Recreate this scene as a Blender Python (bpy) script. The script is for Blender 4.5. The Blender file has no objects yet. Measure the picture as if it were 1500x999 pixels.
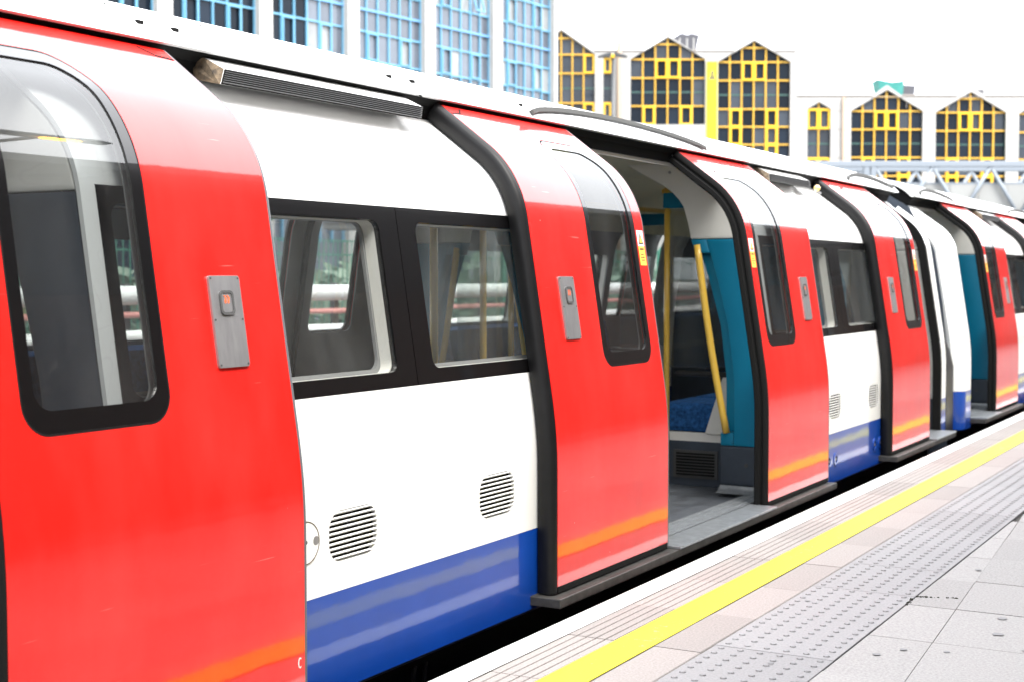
import bpy, bmesh, math, random
import numpy as np
from mathutils import Vector, Matrix
R = math.radians
random.seed(7)
SC = bpy.context.scene
COL = SC.collection

# ------------------------------------------------------------------ camera
cam_d = bpy.data.cameras.new("camera")
cam = bpy.data.objects.new("camera", cam_d)
COL.objects.link(cam)
cam.location = (2.42, 0.0, 1.208)
cam.rotation_euler = (R(90 - 2.515), 0, R(29.507))
cam_d.sensor_width = 36
cam_d.lens = 36 * 2083 / 1500
cam_d.clip_start = 0.05
cam_d.clip_end = 4000
cam_d.dof.use_dof = True
cam_d.dof.focus_distance = 4.7
cam_d.dof.aperture_fstop = 4.5
SC.camera = cam

# ------------------------------------------------------------------ world: bright overcast sky
W = bpy.data.worlds.new("World")
SC.world = W
W.use_nodes = True
wn = W.node_tree
wn.nodes.clear()
sky = wn.nodes.new("ShaderNodeTexSky")
sky.sky_type = 'NISHITA'
sky.sun_disc = False
sky.sun_elevation = R(55)
sky.sun_rotation = R(60)
sky.air_density = 1.0
sky.dust_density = 6.0
hsv = wn.nodes.new("ShaderNodeHueSaturation")
hsv.inputs["Saturation"].default_value = 0.12
mixw = wn.nodes.new("ShaderNodeMix")
mixw.data_type = 'RGBA'
mixw.inputs[0].default_value = 0.65
mixw.inputs[7].default_value = (9.6, 9.9, 10.4, 1)      # even cloud cover
bg = wn.nodes.new("ShaderNodeBackground")
bg.inputs[1].default_value = 0.10
wo = wn.nodes.new("ShaderNodeOutputWorld")
wn.links.new(sky.outputs[0], hsv.inputs["Color"])
wn.links.new(hsv.outputs[0], mixw.inputs[6])
wn.links.new(mixw.outputs[2], bg.inputs[0])
wn.links.new(bg.outputs[0], wo.inputs[0])

# ------------------------------------------------------------------ sun through cloud
sd = bpy.data.lights.new("sun", 'SUN')
sd.energy = 1.2
sd.angle = R(25)
sd.color = (1.0, 0.96, 0.9)
sun = bpy.data.objects.new("sun", sd)
COL.objects.link(sun)
sun.rotation_euler = (R(35), 0, R(60))

# ------------------------------------------------------------------ exposure
SC.view_settings.view_transform = 'Standard'
SC.view_settings.look = 'None'
SC.view_settings.exposure = 2.55
SC.view_settings.gamma = 1.0
SC.view_settings.use_curve_mapping = False
SC.render.engine = 'CYCLES'
SC.cycles.max_bounces = 10
SC.cycles.transparent_max_bounces = 24

# ================================================================== materials
MATS = {}
def nodes_of(name):
    m = bpy.data.materials.new(name)
    m.use_nodes = True
    nt = m.node_tree
    b = nt.nodes["Principled BSDF"]
    MATS[name] = m
    return m, nt, b

def mat(name, col, rough=0.5, metal=0.0, spec=0.5, coat=0.0, coat_rough=0.03, coat_ior=1.5,
        var=0.0, var_scale=8.0, bump=0.0, bump_scale=60.0, rnd=0.0, streak=False, detail=6.0, rvar=0.0):
    m, nt, b = nodes_of(name)
    b.inputs["Base Color"].default_value = (*col, 1)
    b.inputs["Roughness"].default_value = rough
    b.inputs["Metallic"].default_value = metal
    b.inputs["Specular IOR Level"].default_value = spec
    b.inputs["Coat Weight"].default_value = coat
    b.inputs["Coat Roughness"].default_value = coat_rough
    b.inputs["Coat IOR"].default_value = coat_ior
    L = nt.links
    tc = nt.nodes.new("ShaderNodeTexCoord")
    vec = tc.outputs["Object"]
    if streak:
        mp = nt.nodes.new("ShaderNodeMapping")
        mp.inputs["Scale"].default_value = (1, 1, 0.18)
        L.new(vec, mp.inputs[0]); vec = mp.outputs[0]
    if var or rnd or rvar:
        nz = nt.nodes.new("ShaderNodeTexNoise")
        nz.inputs["Scale"].default_value = var_scale
        nz.inputs["Detail"].default_value = detail
        nz.inputs["Roughness"].default_value = 0.65
        L.new(vec, nz.inputs["Vector"])
        mr = nt.nodes.new("ShaderNodeMapRange")
        mr.inputs[1].default_value = 0.3; mr.inputs[2].default_value = 0.7
        mr.inputs[3].default_value = 1 - var; mr.inputs[4].default_value = 1 + var
        L.new(nz.outputs[0], mr.inputs[0])
        fac = mr.outputs[0]
        if rnd:
            oi = nt.nodes.new("ShaderNodeObjectInfo")
            m2 = nt.nodes.new("ShaderNodeMapRange")
            m2.inputs[3].default_value = 1 - rnd; m2.inputs[4].default_value = 1 + rnd
            L.new(oi.outputs["Random"], m2.inputs[0])
            mu = nt.nodes.new("ShaderNodeMath"); mu.operation = 'MULTIPLY'
            L.new(fac, mu.inputs[0]); L.new(m2.outputs[0], mu.inputs[1]); fac = mu.outputs[0]
        vm = nt.nodes.new("ShaderNodeVectorMath"); vm.operation = 'SCALE'
        vm.inputs[0].default_value = col
        L.new(fac, vm.inputs["Scale"])
        L.new(vm.outputs[0], b.inputs["Base Color"])
        if rvar:
            m3 = nt.nodes.new("ShaderNodeMapRange")
            m3.inputs[1].default_value = 0.3; m3.inputs[2].default_value = 0.7
            m3.inputs[3].default_value = max(0, rough - rvar); m3.inputs[4].default_value = rough + rvar
            L.new(nz.outputs[0], m3.inputs[0]); L.new(m3.outputs[0], b.inputs["Roughness"])
    if bump:
        n2 = nt.nodes.new("ShaderNodeTexNoise")
        n2.inputs["Scale"].default_value = bump_scale
        n2.inputs["Detail"].default_value = 5
        L.new(tc.outputs["Object"], n2.inputs["Vector"])
        bp = nt.nodes.new("ShaderNodeBump")
        bp.inputs["Strength"].default_value = bump
        bp.inputs["Distance"].default_value = 0.01
        L.new(n2.outputs[0], bp.inputs["Height"])
        L.new(bp.outputs[0], b.inputs["Normal"])
        if coat:
            L.new(bp.outputs[0], b.inputs["Coat Normal"])
    return m

def glass(name, tint=(1, 1, 1), dust=0.04, dustcol=(0.35, 0.36, 0.35), ior=1.52, scratch=0.0):
    m = bpy.data.materials.new(name); m.use_nodes = True
    MATS[name] = m
    nt = m.node_tree; nt.nodes.clear(); L = nt.links
    out = nt.nodes.new("ShaderNodeOutputMaterial")
    tr = nt.nodes.new("ShaderNodeBsdfTransparent"); tr.inputs[0].default_value = (*tint, 1)
    gl = nt.nodes.new("ShaderNodeBsdfGlossy"); gl.inputs["Roughness"].default_value = 0.015
    df = nt.nodes.new("ShaderNodeBsdfDiffuse"); df.inputs[0].default_value = (*dustcol, 1)
    fr = nt.nodes.new("ShaderNodeFresnel")
    geo = nt.nodes.new("ShaderNodeNewGeometry")
    im = nt.nodes.new("ShaderNodeMapRange"); im.inputs[3].default_value = ior; im.inputs[4].default_value = 1/ior
    L.new(geo.outputs["Backfacing"], im.inputs[0]); L.new(im.outputs[0], fr.inputs[0])   # same pane from either side
    tc = nt.nodes.new("ShaderNodeTexCoord")
    nz = nt.nodes.new("ShaderNodeTexNoise"); nz.inputs["Scale"].default_value = 5; nz.inputs["Detail"].default_value = 8
    mp = nt.nodes.new("ShaderNodeMapping"); mp.inputs["Scale"].default_value = (1, 1, 0.3)
    L.new(tc.outputs["Object"], mp.inputs[0]); L.new(mp.outputs[0], nz.inputs["Vector"])
    mr = nt.nodes.new("ShaderNodeMapRange")
    mr.inputs[1].default_value = 0.35; mr.inputs[2].default_value = 0.75
    mr.inputs[3].default_value = dust * 0.3; mr.inputs[4].default_value = dust * 2.2
    L.new(nz.outputs[0], mr.inputs[0])
    fac = mr.outputs[0]
    if scratch:
        n2 = nt.nodes.new("ShaderNodeTexNoise"); n2.inputs["Scale"].default_value = 3.2
        n2.inputs["Distortion"].default_value = 2.5; n2.inputs["Detail"].default_value = 1.5
        L.new(tc.outputs["Object"], n2.inputs["Vector"])
        ab = nt.nodes.new("ShaderNodeMath"); ab.operation = 'SUBTRACT'; ab.inputs[1].default_value = 0.5
        L.new(n2.outputs[0], ab.inputs[0])
        a2 = nt.nodes.new("ShaderNodeMath"); a2.operation = 'ABSOLUTE'; L.new(ab.outputs[0], a2.inputs[0])
        m4 = nt.nodes.new("ShaderNodeMapRange"); m4.inputs[1].default_value = 0.0; m4.inputs[2].default_value = 0.012
        m4.inputs[3].default_value = scratch; m4.inputs[4].default_value = 0
        L.new(a2.outputs[0], m4.inputs[0])
        ad = nt.nodes.new("ShaderNodeMath"); ad.operation = 'ADD'
        L.new(fac, ad.inputs[0]); L.new(m4.outputs[0], ad.inputs[1]); fac = ad.outputs[0]
    m1 = nt.nodes.new("ShaderNodeMixShader"); m2 = nt.nodes.new("ShaderNodeMixShader")
    L.new(fac, m1.inputs[0]); L.new(tr.outputs[0], m1.inputs[1]); L.new(df.outputs[0], m1.inputs[2])
    L.new(fr.outputs[0], m2.inputs[0]); L.new(m1.outputs[0], m2.inputs[1]); L.new(gl.outputs[0], m2.inputs[2])
    L.new(m2.outputs[0], out.inputs[0])
    return m

RED = mat("red_paint", (0.60, 0.006, 0.0025), rough=0.55, spec=0.15, coat=1.0, coat_rough=0.07, coat_ior=1.58, var=0.10, var_scale=3, streak=True, bump=0.10, bump_scale=4.5)
def add_chips(m, col, scale, size, amount):
    """pale paint chips and fine scratches of the paint itself"""
    nt = m.node_tree; L = nt.links; b = nt.nodes["Principled BSDF"]
    src = b.inputs["Base Color"].links[0].from_socket
    tc = nt.nodes.new("ShaderNodeTexCoord")
    vo = nt.nodes.new("ShaderNodeTexVoronoi"); vo.inputs["Scale"].default_value = scale
    nz = nt.nodes.new("ShaderNodeTexNoise"); nz.inputs["Scale"].default_value = 60
    L.new(tc.outputs["Object"], vo.inputs["Vector"]); L.new(tc.outputs["Object"], nz.inputs["Vector"])
    ad = nt.nodes.new("ShaderNodeMath"); ad.operation = 'MULTIPLY_ADD'; ad.inputs[1].default_value = 0.05
    L.new(nz.outputs[0], ad.inputs[0]); L.new(vo.outputs["Distance"], ad.inputs[2])
    mr = nt.nodes.new("ShaderNodeMapRange"); mr.inputs[1].default_value = size; mr.inputs[2].default_value = size+0.012
    mr.inputs[3].default_value = amount; mr.inputs[4].default_value = 0
    L.new(ad.outputs[0], mr.inputs[0])
    # long shallow scratches: stretched noise
    mp = nt.nodes.new("ShaderNodeMapping"); mp.inputs["Scale"].default_value = (1, 1.6, 42); mp.inputs["Rotation"].default_value = (0.06, 0, 0)
    L.new(tc.outputs["Object"], mp.inputs[0])
    n2 = nt.nodes.new("ShaderNodeTexNoise"); n2.inputs["Scale"].default_value = 2.6; n2.inputs["Detail"].default_value = 2
    L.new(mp.outputs[0], n2.inputs["Vector"])
    m2 = nt.nodes.new("ShaderNodeMapRange"); m2.inputs[1].default_value = 0.735; m2.inputs[2].default_value = 0.78; m2.inputs[4].default_value = amount*0.35
    L.new(n2.outputs[0], m2.inputs[0])
    # dull film of traffic dust in soft vertical patches
    mp3 = nt.nodes.new("ShaderNodeMapping"); mp3.inputs["Scale"].default_value = (1, 2.2, 0.8)
    L.new(tc.outputs["Object"], mp3.inputs[0])
    n3 = nt.nodes.new("ShaderNodeTexNoise"); n3.inputs["Scale"].default_value = 2.2; n3.inputs["Detail"].default_value = 7; n3.inputs["Roughness"].default_value = 0.6
    L.new(mp3.outputs[0], n3.inputs["Vector"])
    m5 = nt.nodes.new("ShaderNodeMapRange"); m5.inputs[1].default_value = 0.42; m5.inputs[2].default_value = 0.75; m5.inputs[4].default_value = 0.026
    L.new(n3.outputs[0], m5.inputs[0])
    a5 = nt.nodes.new("ShaderNodeMath"); a5.operation = 'ADD'
    L.new(m5.outputs[0], a5.inputs[0]); L.new(m2.outputs[0], a5.inputs[1])
    m2 = a5
    mxm = nt.nodes.new("ShaderNodeMath"); mxm.operation = 'MAXIMUM'
    L.new(mr.outputs[0], mxm.inputs[0]); L.new(m2.outputs[0], mxm.inputs[1])
    mx = nt.nodes.new("ShaderNodeMix"); mx.data_type = 'RGBA'; mx.inputs[7].default_value = (*col, 1)
    L.new(mxm.outputs[0], mx.inputs[0]); L.new(src, mx.inputs[6]); L.new(mx.outputs[2], b.inputs["Base Color"])
add_chips(RED, (0.75, 0.45, 0.40), 9, 0.045, 0.6)
WHITE = mat("white_paint", (0.80, 0.80, 0.79), rough=0.45, spec=0.3, coat=1.0, coat_rough=0.08, coat_ior=1.6, var=0.03, var_scale=4, streak=True, bump=0.01, bump_scale=5)
BLUE = mat("blue_paint", (0.002, 0.046, 0.29), rough=0.5, spec=0.2, coat=1.0, coat_rough=0.07, coat_ior=1.42, var=0.08, var_scale=4, bump=0.10, bump_scale=8)
ROOFW = mat("roof_white", (0.74, 0.75, 0.75), rough=0.5, spec=0.3, coat=0.2, coat_rough=0.2, var=0.05, var_scale=5)
RUBBER = mat("black_rubber", (0.0045, 0.0045, 0.005), rough=0.45, spec=0.22, var=0.3, var_scale=20)
BLACK = mat("black_channel", (0.006, 0.006, 0.006), rough=0.8, spec=0.15)
BORDER = mat("window_border_black", (0.003, 0.0027, 0.003), rough=0.4, spec=0.1, coat=1.0, coat_rough=0.03, coat_ior=1.45)
EDGE = mat("door_edge_grey", (0.10, 0.10, 0.11), rough=0.4, spec=0.5)
STEEL = mat("brushed_steel", (0.33, 0.325, 0.33), rough=0.42, metal=0.75, var=0.14, var_scale=30, streak=True)
DSTEEL = mat("dark_steel", (0.06, 0.06, 0.06), rough=0.5, spec=0.4)
LEDGE = mat("door_sill_grimy_metal", (0.05, 0.047, 0.043), rough=0.5, metal=0.3, var=0.4, var_scale=18)
TREAD = mat("worn_aluminium_tread", (0.27, 0.285, 0.30), rough=0.38, metal=0.6, var=0.25, var_scale=25)
ORANGE = mat("orange_mark", (0.75, 0.12, 0.03), rough=0.4)
WMARK = mat("white_mark", (0.8, 0.75, 0.72), rough=0.5)
GLASS = glass("door_glass", (0.56, 0.58, 0.58), dust=0.07, ior=1.85, dustcol=(0.13, 0.13, 0.13), scratch=0.05)
BGLASS = glass("body_glass", (0.88, 0.90, 0.89), dust=0.085, ior=1.75, dustcol=(0.22, 0.23, 0.225), scratch=0.06)
TEAL = mat("teal_paint", (0.0, 0.155, 0.27), rough=0.42, spec=0.4, var=0.05, var_scale=6)
CREAM = mat("cream_lining", (0.66, 0.64, 0.60), rough=0.5, spec=0.35, var=0.04, var_scale=6)
GREYL = mat("grey_lining", (0.20, 0.20, 0.20), rough=0.5, spec=0.35, var=0.06, var_scale=5)
CEIL = mat("ceiling_cream", (0.72, 0.66, 0.46), rough=0.5)
SLATE = mat("slate_panel", (0.035, 0.045, 0.062), rough=0.5, var=0.12, var_scale=10)
FLOOR = mat("grey_floor", (0.055, 0.06, 0.068), rough=0.42, var=0.35, var_scale=9, rvar=0.12)
YELLOWP = mat("yellow_pole", (0.75, 0.47, 0.07), rough=0.3, spec=0.5, coat=0.4)
MOQ = mat("blue_moquette", (0.018, 0.075, 0.21), rough=0.95, spec=0.1, var=0.6, var_scale=45)
VINYL = mat("black_vinyl", (0.012, 0.012, 0.014), rough=0.4)
UNDER = mat("underframe_black", (0.006, 0.006, 0.006), rough=0.85, var=0.3, var_scale=12)
STICKY = mat("sticker_yellow", (0.85, 0.50, 0.07), rough=0.4)
STICKW = mat("sticker_white", (0.8, 0.8, 0.8), rough=0.4)
INK = mat("sticker_ink", (0.02, 0.015, 0.01), rough=0.5)
RUST = mat("dusty_end_cap", (0.085, 0.06, 0.036), rough=0.9, var=0.85, var_scale=34, bump=0.3)
LAMPM = mat("amber_lens", (0.80, 0.55, 0.18), rough=0.15, coat=1)

# ================================================================== object helpers
def tag(o, label=None, cat=None, group=None, kind=None):
    if label: o["label"] = label
    if cat: o["category"] = cat
    if group: o["group"] = group
    if kind: o["kind"] = kind
    return o

def empty(name, loc=(0, 0, 0), rz=0):
    o = bpy.data.objects.new(name, None)
    o.location = loc; o.rotation_euler = (0, 0, rz)
    o.empty_display_size = 0.2
    COL.objects.link(o)
    return o

def link(name, me, m, parent=None):
    o = bpy.data.objects.new(name, me)
    if m is not None:
        me.materials.clear(); me.materials.append(m)
    COL.objects.link(o)
    if parent: o.parent = parent
    return o

def inst(src, parent, loc=(0, 0, 0), rz=0):
    o = src.copy(); COL.objects.link(o); o.parent = parent; o.location = loc
    if rz: o.rotation_euler = (0, 0, rz)
    return o

KIDS = {}
def copy_tree(o, parent=None):
    c = o.copy(); COL.objects.link(c); c.parent = parent
    for ch in [x for x in o.children]:
        copy_tree(ch, c)
    return c

class MB:
    """collects simple shapes into one mesh"""
    def __init__(self): self.bm = bmesh.new()
    def box(self, x0, x1, y0, y1, z0, z1, bev=0):
        v = [self.bm.verts.new(p) for p in ((x0,y0,z0),(x1,y0,z0),(x1,y1,z0),(x0,y1,z0),(x0,y0,z1),(x1,y0,z1),(x1,y1,z1),(x0,y1,z1))]
        fs = [self.bm.faces.new([v[i] for i in q]) for q in ((3,2,1,0),(4,5,6,7),(0,1,5,4),(1,2,6,5),(2,3,7,6),(3,0,4,7))]
        if bev:
            es = list({e for f in fs for e in f.edges})
            bmesh.ops.bevel(self.bm, geom=es, offset=bev, segments=2, affect='EDGES', profile=0.5)
        return self
    def poly(self, pts):
        self.bm.faces.new([self.bm.verts.new(p) for p in pts]); return self
    def prism(self, pts, off):
        a = [self.bm.verts.new(p) for p in pts]
        b = [self.bm.verts.new(Vector(p) + Vector(off)) for p in pts]
        n = len(pts)
        self.bm.faces.new(a); self.bm.faces.new(b[::-1])
        for i in range(n):
            self.bm.faces.new((a[i], b[i], b[(i+1) % n], a[(i+1) % n]))
        return self
    def tube(self, path, r, n=10, caps=True):
        P = [Vector(p) for p in path]; rings = []
        for i, p in enumerate(P):
            t = (P[min(i+1, len(P)-1)] - P[max(i-1, 0)]).normalized()
            up = Vector((0, 0, 1)) if abs(t.z) < 0.95 else Vector((1, 0, 0))
            u = t.cross(up).normalized(); w = u.cross(t)
            rr = r[i] if isinstance(r, (list, tuple)) else r
            rings.append([self.bm.verts.new(p + (u*math.cos(2*math.pi*k/n) + w*math.sin(2*math.pi*k/n))*rr) for k in range(n)])
        for a, b in zip(rings[:-1], rings[1:]):
            for k in range(n):
                f = self.bm.faces.new((a[k], a[(k+1) % n], b[(k+1) % n], b[k])); f.smooth = True
        if caps:
            self.bm.faces.new(rings[0][::-1]); self.bm.faces.new(rings[-1])
        return self
    def mesh(self, name="m"):
        bmesh.ops.recalc_face_normals(self.bm, faces=self.bm.faces[:])
        me = bpy.data.meshes.new(name); self.bm.to_mesh(me); self.bm.free()
        return me
    def build(self, name, m, parent=None):
        return link(name, self.mesh(name), m, parent)

# ================================================================== carriage side profile
# x outward (platform side), z up; base profile = outer face of the sliding doors
def base_profile():
    ds = 0.004; x, z = 0.0, -0.35; pts = []; nrm = []
    s_arc = None; L1 = 0.335
    def sm(t): t = max(0, min(1, t)); return t*t*(3-2*t)
    z_ramp0, z_ramp1 = 0.45, 0.82
    s = 0.0
    while z < 1.99:
        if z < 1.425:
            ph = 9.0*sm((z - z_ramp0)/(z_ramp1 - z_ramp0))
        else:
            if s_arc is None: s_arc = s
            ph = 9.0 + 44.0*sm((s - s_arc)/L1*0.999) if False else 9.0 + 44.0*max(0, min(1, (s-s_arc)/L1))
        a = R(ph)
        pts.append((x, z)); nrm.append((math.cos(a), math.sin(a)))
        x -= math.sin(a)*ds; z += math.cos(a)*ds; s += ds
    return np.array(pts), np.array(nrm)
BP, BN = base_profile()

class Surf:
    def __init__(self, off, mirror=False):
        q = BP - BN*off
        keep = np.concatenate([[True], np.diff(q[:, 1]) > 1e-5])
        self.z = q[keep, 1]; self.x = q[keep, 0]; self.n = BN[keep]; self.m = mirror
    def nz(self, z):
        nx = np.interp(z, self.z, self.n[:, 0]); nn = np.interp(z, self.z, self.n[:, 1])
        return nx, nn
    def pt(self, y, z, d=0.0):
        x = float(np.interp(z, self.z, self.x)); nx, nn = self.nz(z)
        X = x - nx*d; Z = z - nn*d
        return (-2.62 - X if self.m else X, y, Z)
    def nor(self, z, sgn=1):
        nx, nn = self.nz(z)
        return Vector(((-nx if self.m else nx)*sgn, 0, nn*sgn))

def zrows(z0, z1):
    r = [z0, z1]
    for a, b, st in ((-0.3, 0.45, 0.2), (0.45, 0.85, 0.04), (0.85, 1.42, 0.1), (1.42, 1.75, 0.016), (1.75, 1.98, 0.04)):
        k = a
        while k < b - 1e-6:
            if z0 + 1e-4 < k < z1 - 1e-4: r.append(k)
            k += st
    return r

def rr(y0, y1, z0, z1, r=0.05, n=6, rt=None):
    """rounded rectangle in (y,z); rt = radius of the top corners"""
    rt = r if rt is None else rt
    out = []
    for cy, cz, a0, q in ((y1-r, z0+r, -90, r), (y1-rt, z1-rt, 0, rt), (y0+rt, z1-rt, 90, rt), (y0+r, z0+r, 180, r)):
        if q <= 1e-6: out.append((cy, cz)); continue
        for i in range(n+1):
            a = R(a0 + 90*i/n); out.append((cy + q*math.cos(a), cz + q*math.sin(a)))
    return out
def rect(y0, y1, z0, z1): return [(y1, z0), (y1, z1), (y0, z1), (y0, z0)]
def disc(yc, zc, r, n=20): return [(yc + r*math.cos(2*math.pi*i/n), zc + r*math.sin(2*math.pi*i/n)) for i in range(n)]

def sheet(S, polys, th):
    """plate following the profile: polys = outlines (even-odd) in (y,z); th = thickness inwards"""
    zs = [round(p[1], 6) for q in polys for p in q]
    rows = sorted(set(zs + [round(v, 6) for v in zrows(min(zs), max(zs))]))
    rr_ = [rows[0]]
    for v in rows[1:]:
        if v - rr_[-1] > 1e-5: rr_.append(v)
    rows = rr_
    edges = []
    for q in polys:
        for a, b in zip(q, q[1:] + q[:1]):
            if abs(a[1]-b[1]) > 1e-5: edges.append((a, b) if a[1] < b[1] else (b, a))
    verts, faces, norms = [], [], []
    def V(y, z, d): verts.append(S.pt(y, z, d)); return len(verts)-1
    def face(ids, ns):
        if S.m: ids = ids[::-1]; ns = ns[::-1]
        faces.append(ids); norms.extend(ns)
    for za, zb in zip(rows[:-1], rows[1:]):
        cr = []
        for a, b in edges:
            if a[1] <= za + 2e-6 and b[1] >= zb - 2e-6:
                f = lambda z: a[0] + (b[0]-a[0])*(z-a[1])/(b[1]-a[1])
                cr.append((f(za), f(zb)))
        cr.sort(key=lambda t: t[0]+t[1])
        for l, r in zip(cr[0::2], cr[1::2]):
            if abs(r[0]-l[0]) + abs(r[1]-l[1]) < 1e-5: continue
            for d, sg in ((0.0, 1), (th, -1)):
                if sg == -1 and th <= 0: continue
                q = []; n = []
                for y, z in ((l[0], za), (r[0], za), (r[1], zb), (l[1], zb)):
                    q.append((y, z)); n.append(S.nor(z, sg))
                if abs(q[0][0]-q[1][0]) < 1e-6: q.pop(0); n.pop(0)
                elif abs(q[2][0]-q[3][0]) < 1e-6: q.pop(2); n.pop(2)
                ids = [V(y, z, d) for y, z in q]
                if sg == -1: ids = ids[::-1]; n = n[::-1]
                face(ids, n)
    if th > 0:
        def area(q): return sum(a[0]*b[1]-b[0]*a[1] for a, b in zip(q, q[1:]+q[:1]))/2
        for qi, q in enumerate(polys):
            outer = qi == 0 or True
            ccw = area(q) > 0
            # decide whether polygon is a hole: count containment of its first point in the others
            inside = 0
            p0 = q[0]
            for qj, w in enumerate(polys):
                if qj == qi: continue
                c = False
                for a, b in zip(w, w[1:]+w[:1]):
                    if (a[1] > p0[1]) != (b[1] > p0[1]) and p0[0] < a[0]+(b[0]-a[0])*(p0[1]-a[1])/(b[1]-a[1]): c = not c
                inside += c
            hole = inside % 2 == 1
            for a, b in zip(q, q[1:]+q[:1]):
                seg = [a]
                if abs(a[1]-b[1]) > 1e-5:
                    cut = [z for z in rows if min(a[1], b[1])+1e-5 < z < max(a[1], b[1])-1e-5]
                    if a[1] > b[1]: cut = cut[::-1]
                    for z in cut: seg.append((a[0]+(b[0]-a[0])*(z-a[1])/(b[1]-a[1]), z))
                seg.append(b)
                for s, e in zip(seg[:-1], seg[1:]):
                    ids = [V(s[0], s[1], 0), V(s[0], s[1], th), V(e[0], e[1], th), V(e[0], e[1], 0)]
                    if ccw == hole: ids = ids[::-1]
                    pa, pb, pc = (Vector(verts[ids[i]]) for i in (0, 1, 2))
                    nn = (pb-pa).cross(pc-pa)
                    nn = nn.normalized() if nn.length > 0 else Vector((0, 0, 1))
                    if S.m: nn = -nn
                    face(ids, [nn]*4)
    me = bpy.data.meshes.new("sheet")
    me.from_pydata(verts, [], faces)
    me.update()
    me.normals_split_custom_set([tuple(n) for n in norms])
    return me

def strip(S, sec, y, z0, z1, closed=True):
    """section (dy, depth) swept along the profile"""
    zz = sorted(zrows(z0, z1)); bm = bmesh.new(); rings = []
    for z in zz: rings.append([bm.verts.new(S.pt(y+a, z, b)) for a, b in sec])
    n = len(sec)
    for p, q in zip(rings[:-1], rings[1:]):
        for k in range(n if closed else n-1):
            f = bm.faces.new((p[k], p[(k+1) % n], q[(k+1) % n], q[k])); f.smooth = True
    if closed:
        bm.faces.new(rings[0]); bm.faces.new(rings[-1][::-1])
    bmesh.ops.recalc_face_normals(bm, faces=bm.faces[:])
    me = bpy.data.meshes.new("strip"); bm.to_mesh(me); bm.free()
    me.set_sharp_from_angle(angle=R(40))
    return me

S0, SB = Surf(0.0), Surf(0.08)
M0, MBS = Surf(0.0, True), Surf(0.08, True)
BODY = 0.08
Z_SILL, Z_WIN0, Z_WIN1, Z_BLUE, Z_TOP = -0.01, 0.862, 1.440, 0.285, 1.845

# ================================================================== carriage
CAR_Y = 3.865
car = empty("train_carriage", (0, 0, 0))
tag(car, "nearest tube train carriage with red sliding doors, white body and blue skirt, filling the left", "train", "coupled train carriages")

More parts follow.
